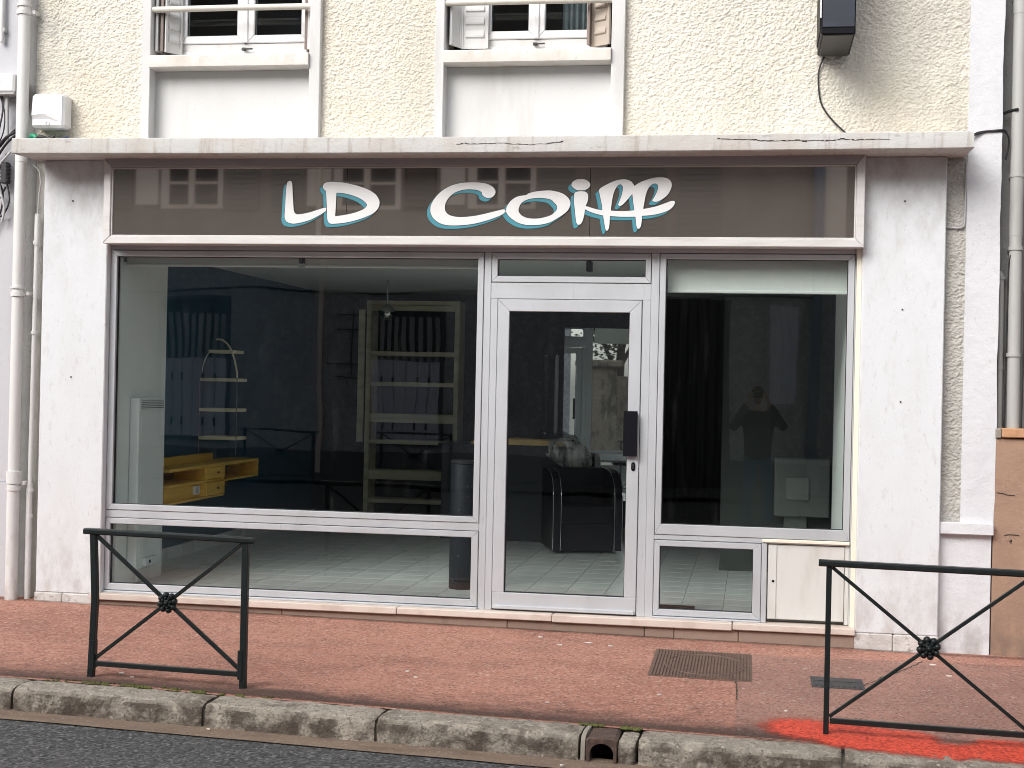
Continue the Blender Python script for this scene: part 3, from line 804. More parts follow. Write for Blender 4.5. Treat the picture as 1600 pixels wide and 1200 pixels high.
def dcov(x, y):
    d = y - yk(x) - KERB_W
    k = 0.62 * math.exp(-(max(0, d) / 0.07)) + 0.48 * math.exp(-(max(0, d) / 0.42) ** 1.4)
    k += 0.75 * math.exp(-((x + 2.38) / 0.16) ** 2 - ((d - 0.10) / 0.05) ** 2)
    return k + 0.10 * max(0, 1 - max(0, d) / 0.9)
o = cover_sheet('damp_dirt', xs3, lambda x: yk(x) + KERB_W - 0.01, lambda x: yk(x) + KERB_W + 0.95, 22, 0.007, dcov, md); o['kind'] = 'stuff'
tag(o, 'dark damp dirt gathered on the pavement edge behind the kerb', 'dirt')

o = cover_sheet('damp_dirt', xs3, lambda x: -0.42, lambda x: -0.072, 14, 0.0065, lambda x, y: 0.85 * math.exp(-(-0.085 - y) / 0.045) if y < -0.085 else 0.85, md); o['kind'] = 'stuff'
tag(o, 'dark dirt line on the pavement along the foot of the shop base stones', 'dirt')
# sprayed red marking under the right barrier
mp_ = bpy.data.materials.new('red_spray_paint'); mp_.use_nodes = True
nt = mp_.node_tree; pm = nt.nodes.new('ShaderNodeMath'); pm.operation = 'MULTIPLY'; pm.inputs[1].default_value = 1.5; pm.use_clamp = True; pa = nt.nodes.new('ShaderNodeMath'); pa.operation = 'MULTIPLY_ADD'; pa.inputs[1].default_value = 0.45; pa.inputs[2].default_value = 0.62; pm2 = nt.nodes.new('ShaderNodeMath'); pm2.operation = 'MULTIPLY'; pm2.use_clamp = True
bs = nt.nodes['Principled BSDF']; bs.inputs['Roughness'].default_value = 0.7
tcn = nt.nodes.new('ShaderNodeTexCoord').outputs['Object']
cr = nt.nodes.new('ShaderNodeMix'); cr.data_type = 'RGBA'
cr.inputs[6].default_value = (0.68, 0.075, 0.035, 1); cr.inputs[7].default_value = (0.42, 0.035, 0.022, 1)
nt.links.new(ramp01(nt, tex_node(nt, tcn, 'cell', 90), 0.4, 0.9), cr.inputs['Factor']); nt.links.new(cr.outputs[2], bs.inputs['Base Color'])
at_ = nt.nodes.new('ShaderNodeAttribute'); at_.attribute_name = 'cover'
nz = tex_node(nt, tcn, 'noise', (17, 17, 17), 10.0, 0.80)
ad = nt.nodes.new('ShaderNodeMath'); ad.operation = 'ADD'; nt.links.new(at_.outputs['Fac'], ad.inputs[0]); nt.links.new(nz, ad.inputs[1])
nt.links.new(ramp01(nt, ad.outputs[0], 0.62, 1.45), pm.inputs[0]); nt.links.new(ramp01(nt, tex_node(nt, tcn, 'cell', 66, seed=2.0), 0.98, 0.25), pa.inputs[0]); nt.links.new(pm.outputs[0], pm2.inputs[0]); nt.links.new(pa.outputs[0], pm2.inputs[1]); nt.links.new(pm2.outputs[0], bs.inputs['Alpha'])
def seg_d(p, a, b):
    ax, ay = a; bx, by = b; t = ((p[0] - ax) * (bx - ax) + (p[1] - ay) * (by - ay)) / ((bx - ax) ** 2 + (by - ay) ** 2)
    t = max(0, min(1, t)); return math.hypot(p[0] - ax - t * (bx - ax), p[1] - ay - t * (by - ay))
def rcov1(x, y):
    # broad worn patch, widest at its left end, thinning out to the right along the kerb
    a = seg_d((x, y), (0.29, -2.26), (0.50, -2.29)) / 0.235
    b = seg_d((x, y), (0.46, -2.41), (0.92, -2.50)) / 0.175
    c = seg_d((x, y), (0.46, -2.23), (0.78, -2.31)) / 0.165
    return 0.95 * max(0.0, 1.25 - min(a, b, c))
def rcov2(x, y):
    a = seg_d((x, y), (1.10, -2.47), (2.2, -2.58)) / 0.17
    c = seg_d((x, y), (1.18, -2.34), (2.2, -2.38)) / 0.14
    return 0.95 * max(0.0, 1.25 - min(a, c))
xr1 = [0.0 + 0.0125 * i for i in range(84)]
o = cover_sheet('red_marking', xr1, lambda x: yk(x) + 0.035, lambda x: -1.92, 46, 0.010, rcov1, mp_)
tag(o, 'bright red spray paint mark on the pavement round the barrier post', 'paint mark', group='red paint marks by the kerb')
xr2 = [0.96 + 0.02 * i for i in range(60)]
o = cover_sheet('red_marking', xr2, lambda x: yk(x) + 0.035, lambda x: -2.10, 40, 0.010, rcov2, mp_)
tag(o, 'red paint mark on the kerb edge at the far right of the photo', 'paint mark', group='red paint marks by the kerb')

# scraps on the ground
MT['scrap'] = M('pale_scrap', (0.66, 0.62, 0.56), 0.8)
LIT = ['scrap at the foot of the left barrier post', 'scrap just right of the left barrier post', 'scrap in the middle of the pavement, larger of two', 'scrap in the middle of the pavement, smaller of two', 'scrap by the base stones left of the door', 'large scrap by the base stones under the door', 'scrap left of the large access cover', 'scrap near the kerb left of the drain outlet', 'scrap just below the large access cover', 'scrap between access cover and right barrier', 'scrap against the base stones far left of the door', 'large scrap at the foot of the right pillar', 'scrap on the pavement right of the right pillar foot', 'scrap on the kerb by the gutter at left', 'yellowish scrap in the gutter left of the drain outlet']
for li, (x, y, s_) in enumerate([(-3.35, -2.05, .020), (-3.26, -2.12, .014), (-1.88, -1.55, .018), (-1.80, -1.68, .015), (-1.15, -0.55, .022), (-0.98, -0.42, .03), (-0.84, -0.48, .02), (-1.02, -2.05, .016), (-0.46, -1.72, .015), (0.20, -1.9, .014), (-1.3, -0.33, .02), (1.10, -0.45, .03), (1.16, -0.75, .022), (-2.63, -2.62, .012), (-0.84, -2.80, .015)]):
    m = MB()
    zf = (pav_h(x, y) if y > yk(x) else road_z(x, y) + 0.016) + 0.006
    a = random.uniform(0, 3)
    pts = [(x + s_ * math.cos(a + t) * random.uniform(0.5, 1), y + s_ * 0.5 * math.sin(a + t) * random.uniform(0.5, 1)) for t in (0, 1.2, 2.2, 3.3, 4.4, 5.4)]
    v = [(px_, py_, zf + random.uniform(0, 0.004)) for px_, py_ in pts] + [(px_, py_, zf - 0.004) for px_, py_ in pts]
    m.add(v, [tuple(range(6)), tuple(range(6, 12))] + [(i, (i + 1) % 6, 6 + (i + 1) % 6, 6 + i) for i in range(6)])
    o = m.build('litter_scrap', MT['scrap'])
    tag(o, 'tiny pale litter ' + LIT[li], 'litter', group='pale litter scraps on pavement and gutter')

# ================================================================== THE BUILDING
BX0, BX1 = -5.0, 1.505
house = root('corner_building', (-1.7, 0.0, 0.0), 'cream roughcast building with white pillars and an empty shop on its ground floor', 'building')

def rough_patch(x0, x1, z0, z1, step, amp, seed, mat, label=None, y=-0.002):
    nx = int((x1 - x0) / step) + 1; nz = int((z1 - z0) / step) + 1
    s = 0.0031 / step
    a = blur_noise(nz, nx, (s * 1.0, s * 1.35), seed)
    b = blur_noise(nz, nx, (s * 5.0, s * 6.0), seed + 1)
    c = blur_noise(nz, nx, (s * 2.0, s * 2.4), seed + 2)
    h = np.tanh(1.1 * a) * 0.80 + 0.12 * b + 0.35 * c
    pits = blur_noise(nz, nx, (s * 1.6, s * 1.6), seed + 3)
    h -= 1.6 * np.clip(pits - 2.6, 0, 1.0)
    xs = np.linspace(x0, x1, nx); zs = np.linspace(z0, z1, nz)
    X, Z = np.meshgrid(xs, zs)
    Y = y - amp * (h + 1.2)
    off = W[house.name]
    v = np.stack([X - off.x, Y - off.y, Z - off.z], -1).reshape(-1, 3).astype(np.float32)
    I = np.arange(nx * nz, dtype=np.int32).reshape(nz, nx)
    f = np.stack([I[:-1, :-1], I[:-1, 1:], I[1:, 1:], I[1:, :-1]], -1).reshape(-1)
    me = bpy.data.meshes.new('roughcast_wall')
    nf = (nx - 1) * (nz - 1)
    me.vertices.add(nx * nz); me.vertices.foreach_set('co', v.ravel())
    me.loops.add(nf * 4); me.loops.foreach_set('vertex_index', f)
    me.polygons.add(nf)
    me.polygons.foreach_set('loop_start', np.arange(0, nf * 4, 4, dtype=np.int32))
    me.update(calc_edges=True); me.shade_smooth()
    o = link('roughcast_wall', me, MT[mat], house)
    if label: o['label'] = label
for (xa, xb, sd_) in ((-5.0, -4.185, 21), (-2.94, -2.115, 31), (-0.88, 1.310, 41)):
    rough_patch(xa, xb, 3.15, 4.36, 0.0036, 0.0034, sd_, 'cream')
rough_patch(1.165, 1.312, 0.79, 3.14, 0.0036, 0.0038, 51, 'grey_rough', 'grey weathered roughcast strip beside the right pillar')
# wall mass behind the render, with openings for the two windows
wm = MB()
wm.box(-5.0, -4.14, 0.0, 0.30, 3.12, 6.4); wm.box(-2.995, -2.08, 0.0, 0.30, 3.12, 6.4); wm.box(-0.95, 1.32, 0.0, 0.30, 3.12, 6.4)
wm.box(-4.14, -2.995, 0.0, 0.30, 5.30, 6.4); wm.box(-2.08, -0.95, 0.0, 0.30, 5.30, 6.4)
wm.box(-4.14, -2.995, 0.10, 0.30, 3.12, 3.86); wm.box(-2.08, -0.95, 0.10, 0.30, 3.12, 3.86)
for xa, xb in ((-5.0, -4.19), (-2.935, -2.12), (-0.875, 1.305)): wm.box(xa, xb, -0.008, -0.0005, 4.362, 6.4)
wm.build('upper_wall', MT['cream'], house)
wm = MB()
wm.box(-4.46, 0.70, 0.06, 0.30, 2.56, 3.12); wm.box(-5.0, -4.86, 0.03, 0.30, -0.3, 3.12); wm.box(1.10, 1.32, 0.004, 0.30, -0.3, 3.12)
wm.build('lower_wall', MT['grey_rough'], house)
# white corner band with a ragged outer edge
poly = [(1.302, 0.805), (1.302, 6.4)]
k = 70
for i in range(k + 1):
    z = 6.4 - (6.4 - 0.805) * i / k
    poly.append((1.508 + 0.010 * mnoise.noise(Vector((z * 3.1, 2, 0))) + 0.005 * mnoise.noise(Vector((z * 14, 5, 0))), z))
MB().prism(poly, -0.014, 0.30).build('corner_band', MT['render_cool'], house)
MB().box(1.165, 1.500, -0.062, 0.10, 0.738, 0.812, 0.005).build('wall_ledge', MT['render_cool'], house)
MB().box(1.165, 1.494, -0.012, 0.30, -0.3, 0.737, 0.003).build('plinth', MT['render_cool'], house)
# pillars
for (a, b, lab) in ((-4.885, -4.410, None), (0.665, 1.172, None)):
    p = MB().box(a, b, -0.080, 0.28, 0.112 if a < 0 else 0.098, 3.105, 0.006).build('pillar', MT['render'], house)
    q = MB()
    mid = a + (0.20 if a < 0 else 0.235)
    q.box(a - 0.008, mid - 0.001, -0.087, 0.10, -0.25, 0.111 if a < 0 else 0.097, 0.007)
    q.box(mid + 0.001, b + (0.0 if a < 0 else 0.004), -0.090, 0.10, -0.25, 0.111 if a < 0 else 0.097, 0.007)
    q.build('pillar_base', MT['render_base'], p)
# small plugs left in the pillars
for (x, z) in ((0.918, 2.824), (0.916, 2.142), (0.916, 1.561), (-4.669, 2.824), (-4.655, 1.606)):
    MB().cyl((x, -0.086, z), (x, -0.07, z), 0.0055, 8).build('wall_plug', MT['crack'], [c for c in house.children if c.name.startswith('pillar')][1 if x > 0 else 0])
# cornice slab
us = [-4.95 + 6.232 * i / 240 for i in range(241)]
def cplace(u, v, w): return (u, v, w - 0.012 * math.sin(math.pi * (u + 4.95) / 6.23))
cprof = [(-0.420, 3.105), (-0.4215, 3.12), (-0.421, 3.15), (-0.4205, 3.18), (-0.419, 3.199), (-0.413, 3.204), (-0.20, 3.210), (0.004, 3.216), (0.004, 3.108), (-0.30, 3.105), (-0.414, 3.100)]
corn = MB().sweep(cprof, us, cplace, amp=0.0022, freq=16, seed=4.4).build('cornice', MT['cornice'], house, smooth=28)
def face_crack(pts, w, y):
    m = MB()
    P = []
    for i in range(len(pts) - 1):
        (x0, z0), (x1, z1) = pts[i], pts[i + 1]
        k = max(2, int((x1 - x0) / 0.014))
        for j in range(k):
            t = j / k
            x = x0 + (x1 - x0) * t
            P.append((x, z0 + (z1 - z0) * t + 0.010 * mnoise.noise(Vector((x * 23, 0, 1))) + 0.006 * mnoise.noise(Vector((x * 70, 3, 1)))))
    for i in range(len(P) - 1):
        a, b = P[i], P[i + 1]
        ww = w * (0.3 + 1.6 * abs(mnoise.noise(Vector((a[0] * 30, 7, 0)))))
        m.box(a[0], b[0] + 0.0005, y, y + 0.012, min(a[1], b[1]) - ww, max(a[1], b[1]) + ww)
    return m
zc = lambda x: -0.012 * math.sin(math.pi * (x + 4.95) / 6.23)
face_crack([(-1.90, 3.156 + zc(-1.9)), (-1.60, 3.160 + zc(-1.6)), (-1.45, 3.148 + zc(-1.4)), (-1.30, 3.156 + zc(-1.3)), (-1.20, 3.172 + zc(-1.2))], 0.0007, -0.4235).build('crack', MT['crack'], corn)
face_crack([(-0.25, 3.176 + zc(-.25)), (0.05, 3.160 + zc(.05)), (0.38, 3.156 + zc(.38)), (0.52, 3.162 + zc(.5)), (0.80, 3.158 + zc(.8))], 0.0006, -0.4235).build('crack', MT['crack'], corn)
# door sill slabs and the stone course below
sx = [-4.475, -3.35, -2.30, -1.262, -0.10, 0.668]
for a, b in zip(sx[:-1], sx[1:]):
    MB().box(a + 0.002, b - 0.002, -0.115, 0.06, 0.079 + 0.003 * random.uniform(-1, 1), 0.124, 0.005).build('sill_slab', MT['sill_stone'], house)
bxs = [-4.41, -3.10, -1.56, -0.66, -0.47, -0.06, 0.664]
for a, b in zip(bxs[:-1], bxs[1:]):
    MB().box(a + 0.0015, b - 0.0015, -0.083 - 0.004 * random.random(), 0.04, -0.25, 0.077, 0.004).build('base_stone', MT['base_stone'], house)

# window surrounds, aprons, sills
for (L0, L1, R0, R1) in ((-4.200, -4.137, -3.002, -2.926), (-2.134, -2.072, -0.958, -0.870)):
    for (a, b) in ((L0, L1), (R0, R1)):
        MB().box(a, b, -0.058, 0.11, 3.18, 5.4, 0.004).build('window_jamb', MT['smooth_white'], house)
    MB().box(L1 - 0.002, R0 + 0.002, 0.050, 0.099, 3.18, 3.737).build('window_apron', MT['smooth_white'], house)
    nn_ = 60
    us = [L1 + 0.001 + (R0 - L1 - 0.002) * i / nn_ for i in range(nn_ + 1)]
    MB().sweep([(-0.085, 3.744), (-0.086, 3.76), (-0.086, 3.815), (-0.081, 3.824), (0.10, 3.846), (0.20, 3.850), (0.20, 3.742), (0.0, 3.738), (-0.078, 3.738)], us, lambda u, v, w: (u, v, w), amp=0.0014, freq=15, seed=L0).build('window_sill', MT['sill_paint'], house, smooth=28)
    # handrail across the opening
    MB().tube([(L1 - 0.004, -0.03, 4.150), ((L1 + R0) / 2, -0.03, 4.152), (R0 + 0.004, -0.03, 4.150)], 0.021, 14).build('handrail', MT['rail_paint'], house, smooth=60)

def upper_window(fx0, fx1, g1, g2, zf, gz):
    y0, y1 = 0.135, 0.20
    w = MB().ring(fx0, fx1, zf - 0.070, 5.30, 0.05, y0 + 0.010, y1).build('window', MT['pvc_window'], house)
    MB().box(fx0 - 0.06, fx1 + 0.06, y0 + 0.012, y1, 3.8475, gz - 0.057, 0.004).build('lower_frame', MT['smooth_white'], w)
    for (a, b) in (g1, g2):
        MB().ring(a - 0.055, b + 0.055, gz - 0.055, 5.24, 0.055, y0, y1 - 0.01, 0.006).build('sash', MT['pvc_window'], w)
        MB().box(a - 0.004, b + 0.004, y0 + 0.028, y0 + 0.040, gz - 0.004, 5.19).build('pane', MT['glass_up'], w)
        MB().ring(a - 0.002, b + 0.002, gz - 0.002, 5.187, 0.004, y0 + 0.018, y0 + 0.030, 0).build('gasket', MT['gasket'], w)
    mx = (g1[1] + g2[0]) / 2
    MB().prism([(mx - 0.018, gz - 0.055), (mx + 0.018, gz - 0.055), (mx + 0.018, 5.24), (mx - 0.018, 5.24)], y0 - 0.012, y0 + 0.004, 0.005).build('cover_strip', MT['pvc_window'], w)
    h = MB(); h.box(mx - 0.02, mx + 0.01, y0 - 0.022, y0 + 0.002, zf - 0.020, zf - 0.002, 0.002); h.box(mx - 0.005, mx + 0.06, y0 - 0.026, y0 - 0.014, zf - 0.016, zf - 0.006, 0.002)
    h.build('latch', MT['dark_iron'], w)
    return w
w1 = upper_window(-4.045, -3.06, (-3.955, -3.588), (-3.462, -3.125), 3.915, 4.004)
w2 = upper_window(-1.880, -1.07, (-1.792, -1.539), (-1.426, -1.145), 3.915, 3.998)
# rooms behind the upper windows
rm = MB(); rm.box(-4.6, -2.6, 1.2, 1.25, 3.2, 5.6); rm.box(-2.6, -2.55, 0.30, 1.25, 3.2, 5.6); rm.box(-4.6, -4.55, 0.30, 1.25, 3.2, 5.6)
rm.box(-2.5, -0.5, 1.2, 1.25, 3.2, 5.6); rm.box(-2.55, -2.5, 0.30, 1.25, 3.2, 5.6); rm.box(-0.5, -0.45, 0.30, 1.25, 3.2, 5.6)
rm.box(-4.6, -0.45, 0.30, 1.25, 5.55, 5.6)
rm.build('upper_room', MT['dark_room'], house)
cu = MB()
pts = []
for i in range(46):
    x = -1.335 + 0.24 * i / 45
    pts.append((x, 0.34 + 0.018 * math.sin(i * 0.85) + 0.006 * math.sin(i * 0.31)))
v = [(x, y, 3.9) for x, y in pts] + [(x, y, 5.3) for x, y in pts] + [(x, y + 0.003, 3.9) for x, y in pts] + [(x, y + 0.003, 5.3) for x, y in pts]
n = len(pts)
cu.add(v, [(i, i + 1, n + i + 1, n + i) for i in range(n - 1)] + [(2 * n + i, 2 * n + i + 1, 3 * n + i + 1, 3 * n + i) for i in range(n - 1)])
o = cu.build('net_curtain', MT['net'], None, smooth=80); tag(o, 'pale grey net curtain behind the right pane of the right upper window', 'curtain')

# folding metal shutters
def leaf(p0, p1, z0, z1, mat, slats, side=1.0):
    p0 = Vector((p0[0], p0[1], 0)); p1 = Vector((p1[0], p1[1], 0))
    d = (p1 - p0).normalized(); nrm = Vector((d.y, -d.x, 0)) * side
    L = (p1 - p0).length
    def quadbox(m, u0, u1, n0, n1, za, zb):
        vv = []
        for u in (u0, u1):
            for nn in (n0, n1):
                for z in (za, zb):
                    q = p0 + d * u + nrm * nn; vv.append((q.x, q.y, z))
        m.add(vv, [(0, 1, 3, 2), (4, 6, 7, 5), (0, 4, 5, 1), (2, 3, 7, 6), (0, 2, 6, 4), (1, 5, 7, 3)])
    m = MB(); quadbox(m, 0, L, -0.006, 0.004, z0, z1)
    quadbox(m, 0, 0.014, 0.004, 0.012, z0, z1); quadbox(m, L - 0.014, L, 0.004, 0.012, z0, z1)
    s = m.build('shutter', MT[mat], house)
    if slats:
        z = z0 + 0.07
        while z < min(z1, 4.75):
            q = MB()
            vv = []
            a, b = 0.03, L - 0.03
            for u in (a, b):
                for (nn, zz) in ((0.004, z), (0.016, z + 0.008), (0.016, z + 0.02), (0.004, z + 0.055)):
                    c = p0 + d * u + nrm * nn; vv.append((c.x, c.y, zz))
            q.add(vv, [(0, 1, 5, 4), (1, 2, 6, 5), (2, 3, 7, 6), (0, 3, 7, 4), (0, 1, 2, 3), (4, 5, 6, 7)])
            q.build('slat', MT[mat], s)
            z += 0.088
    return s
leaf((-4.120, -0.005), (-4.112, 0.115), 3.870, 5.25, 'shutter_white', False)
leaf((-4.085, 0.0), (-4.078, 0.115), 3.870, 5.25, 'shutter_brown', False)
leaf((-4.062, 0.012), (-3.985, 0.118), 3.868, 5.25, 'shutter_white', True)
leaf((-3.050, 0.02), (-3.064, 0.118), 3.872, 5.25, 'shutter_brown', False, -1)
leaf((-3.030, 0.02), (-3.046, 0.118), 3.872, 5.25, 'shutter_white', False, -1)
leaf((-2.045, 0.0), (-1.995, 0.105), 3.880, 5.25, 'shutter_white', False)
leaf((-1.992, 0.108), (-1.806, 0.112), 3.875, 5.25, 'shutter_white', True)
leaf((-1.125, 0.03), (-1.105, 0.10), 3.872, 5.25, 'shutter_brown', False)
leaf((-1.100, 0.085), (-0.975, 0.005), 3.868, 5.25, 'shutter_beige', True)

# ================================================================== SHOPFRONT
sf = root('shopfront', (-1.9, 0.0, 0.10), 'silver aluminium shopfront with a glass door between two large display windows', 'shopfront')
YF, YB = -0.016, 0.055
fr = MB()
def fbar(x0, x1, z0, z1, y0=YF, c=0.003): fr.box(x0, x1, y0, YB, z0, z1, c)
# outer members and mullions (butted end to end)
fbar(-4.448, -4.4105, 0.124, 2.56)
fbar(-4.410, 0.626, 2.4935, 2.56)
fbar(-4.410, -1.7745, 0.124, 0.1375, -0.040)
fbar(-4.410, -1.7745, 0.642, 0.6925)
fbar(-1.774, -1.7275, 0.124, 2.493, YF - 0.002)
fbar(-1.727, -0.6675, 2.186, 2.2925)
fbar(-1.727, -1.681, 0.124, 2.1855); fbar(-0.722, -0.6675, 0.124, 2.1855)
fbar(-0.667, -0.6155, 0.124, 2.493, YF - 0.002)
fbar(-0.615, 0.626, 0.632, 0.6625)
fbar(-0.615, 0.077, 0.124, 0.1355, -0.040)
fbar(0.0775, 0.110, 0.124, 0.6315, -0.026)
fbar(0.6265, 0.634, 0.124, 2.56, -0.020)
# rebates behind the sashes, so that the thin joints look dark
for (x0, x1, z0, z1) in ((-4.412, -1.772, 0.690, 2.496), (-4.412, -1.772, 0.134, 0.645), (-1.729, -0.665, 2.290, 2.496), (-0.617, 0.629, 0.660, 2.496), (-0.617, 0.080, 0.133, 0.634)):
    w = 0.03
    for (a, b, c_, d_) in ((x0, x1, z0, z0 + w), (x0, x1, z1 - w, z1), (x0, x0 + w, z0 + w, z1 - w), (x1 - w, x1, z0 + w, z1 - w)):
        fr.box(a, b, 0.036, 0.052, c_, d_)
fr.build('frame', MT['alu'], sf)
MB().box(0.6345, 0.6655, -0.052, 0.05, 0.120, 2.56, 0.003).build('edge_trim', MT['cream_trim'], sf)
lb = MB(); lb.box(0.079, 0.6255, -0.032, 0.02, 0.640, 0.662, 0.003); lb.build('cupboard_lintel', MT['cream_trim'], sf)

def sash(name, x0, x1, z0, z1, gx0, gx1, gz0, gz1, label=None):
    m = MB()
    l, r, b, t = gx0 - x0, x1 - gx1, gz0 - z0, z1 - gz1
    y0, y1 = YF - 0.006, 0.030
    g = 0.0004
    m.prism([(x0 + g, z0), (x1 - g, z0), (gx1 - g, gz0), (gx0 + g, gz0)], y0, y1, 0.003)
    m.prism([(x0 + g, z1), (x1 - g, z1), (gx1 - g, gz1), (gx0 + g, gz1)], y0, y1, 0.003)
    m.prism([(x0, z0 + g), (gx0, gz0 + g), (gx0, gz1 - g), (x0, z1 - g)], y0, y1, 0.003)
    m.prism([(x1, z0 + g), (gx1, gz0 + g), (gx1, gz1 - g), (x1, z1 - g)], y0, y1, 0.003)
    s = m.build(name, MT['alu'], sf, label=label)
    MB().ring(gx0 - 0.001, gx1 + 0.001, gz0 - 0.001, gz1 + 0.001, 0.005, 0.000, 0.022, 0).build('gasket', MT['gasket'], s)
    MB().box(gx0 + 0.001, gx1 - 0.001, 0.008, 0.016, gz0 + 0.001, gz1 - 0.001).build('pane', MT['glass'], s)
    return s
sash('display_window', -4.407, -1.778, 0.696, 2.490, -4.363, -1.818, 0.735, 2.450, 'largest display window left of the door')
sash('low_window', -4.407, -1.778, 0.141, 0.638, -4.373, -1.824, 0.186, 0.598, 'long low window under the largest display window')
sash('transom_window', -1.7235, -0.671, 2.296, 2.490, -1.685, -0.706, 2.336, 2.448, 'narrow transom window above the door')
sash('display_window', -0.612, 0.623, 0.666, 2.490, -0.573, 0.583, 0.733, 2.455, 'display window right of the door')
sash('low_window', -0.612, 0.074, 0.139, 0.628, -0.576, 0.023, 0.180, 0.590, 'small low window right of the door')
# door leaf
d0, d1, dz0, dz1 = -1.677, -0.726, 0.136, 2.1825
g0, g1, gz0, gz1 = -1.600, -0.803, 0.243, 2.103
m = MB(); g = 0.0005; y0, y1 = YF - 0.008, 0.04
m.prism([(d0 + g, dz0), (d1 - g, dz0), (d1 - g, gz0), (d0 + g, gz0)], y0, y1, 0.003)
m.prism([(d0 + g, dz1), (d1 - g, dz1), (g1 - g, gz1), (g0 + g, gz1)], y0, y1, 0.003)
m.prism([(d0, gz0 + g), (g0, gz0 + g), (g0, gz1 - g), (d0, dz1 - g)], y0, y1, 0.003)
m.prism([(d1, gz0 + g), (g1, gz0 + g), (g1, gz1 - g), (d1, dz1 - g)], y0, y1, 0.003)
door = m.build('door', MT['alu'], sf)
MB().ring(g0 - 0.001, g1 + 0.001, gz0 - 0.001, gz1 + 0.001, 0.006, -0.004, 0.020, 0).build('gasket', MT['gasket'], door)
MB().box(g0 + 0.001, g1 - 0.001, 0.006, 0.014, gz0 + 0.001, gz1 - 0.001).build('pane', MT['glass'], door)
hd = MB(); hd.box(-0.826, -0.735, -0.066, -0.060, 1.168, 1.462, 0.002); hd.box(-0.826, -0.818, -0.060, -0.030, 1.168, 1.462, 0.002); hd.box(-0.775, -0.738, -0.060, -0.022, 1.18, 1.45, 0.002)
hd.build('handle', MT['black_plastic'], door)
lk = MB()
poly = [(-0.760 + 0.013 * math.cos(a), 1.115 + 0.014 * math.sin(a)) for a in [math.pi * i / 10 for i in range(11)]] + [(-0.760 + 0.013 * math.cos(a), 1.085 + 0.014 * math.sin(a)) for a in [math.pi + math.pi * i / 10 for i in range(11)]]
lk.prism(poly, -0.031, -0.022, 0.002); lo = lk.build('lock', MT['black_plastic'], door)
lk = MB(); lk.cyl((-0.760, -0.036, 1.112), (-0.760, -0.030, 1.112), 0.008, 14); lk.box(-0.764, -0.756, -0.035, -0.030, 1.085, 1.105); lk.build('lock_barrel', MT['chrome'], door)
MB().box(d0 + 0.01, d1 - 0.01, -0.040, -0.020, 0.136, 0.160, 0.003).build('weather_bar', MT['alu'], door)
# meter cupboard
cp = MB(); cp.box(0.113, 0.624, 0.045, 0.055, 0.128, 0.638); cu_ = cp.build('meter_cupboard', MT['grout'], sf)
MT['cup_door'] = M('stained_white_door', (0.62, 0.615, 0.59), 0.5, layers=(('noise', (10, 10, 2.2), 0.45, 0.72, (0.50, 0.48, 0.44), 0.7), ('noise', (7, 7, 1.5), 0.55, 0.75, (0.55, 0.60, 0.63), 0.6), ('noise', 60, 0.64, 0.8, (0.36, 0.33, 0.29), 0.4)))
MB().box(0.118, 0.598, -0.008, 0.044, 0.148, 0.626, 0.004).build('cupboard_door', MT['cup_door'], cu_)
MB().box(0.118, 0.172, -0.014, -0.009, 0.150, 0.624, 0.002).build('door_stile', MT['cup_door'], cu_)
MB().cyl((0.152, -0.017, 0.392), (0.152, -0.0135, 0.392), 0.0085, 14).build('keyhole', MT['black_plastic'], cu_)
MB().box(0.601, 0.6255, -0.006, 0.04, 0.128, 0.638, 0.002).build('side_post', MT['cup_door'], cu_)
# ================================================================== SIGN
sign = root('shop_sign', (-1.87, -0.10, 2.52), 'long brown gloss fascia sign lettered LD COIFF in white with teal shadow', 'sign')
sb = MB(); sb.box(-4.39, 0.655, -0.135, 0.045, 2.53, 3.10); sb.build('sign_box', MT['gasket'], sign)
f1 = MB()
X0, X1, Z0, Z1 = -4.403, 0.666, 2.523, 3.106
x0, x1, z0, z1 = -4.352, 0.614, 2.573, 3.043
f1.prism([(X0, Z0), (X1, Z0), (x1, z0), (x0, z0)], -0.172, -0.02, 0.004)
f1.prism([(X0, Z0 + 0.001), (x0, z0 + 0.001), (x0, z1), (X0, Z1)], -0.172, -0.02, 0.004)
f1.prism([(X1, Z0 + 0.001), (x1, z0 + 0.001), (x1, z1), (X1, Z1)], -0.172, -0.02, 0.004)
f1.build('frame', MT['sign_frame'], sign)
ft = MB(); ft.prism([(X0 + 0.001, Z1), (X1 - 0.001, Z1), (x1, z1 + 0.0012), (x0, z1 + 0.0012)], -0.172, -0.02, 0.004)
ft.box(X0 + 0.02, X1 - 0.02, -0.15, -0.02, 3.108, 3.112)
ft.build('top_rail', MT['alu_dark'], sign)
MB().ring(x0 + 0.0005, x1 - 0.0005, z0 + 0.0005, z1 - 0.0005, 0.010, -0.160, -0.14, 0.002).build('bead', MT['sign_frame'], sign)
sd = MB()
for (a, b) in ((-4.3415, -2.6945), (-2.6915, -1.0665), (-1.0635, 0.6035)):
    MB().box(a, b, -0.150, -0.138, 2.584, 3.032, 0.001).build('panel', MT['sign_panel'], sign)

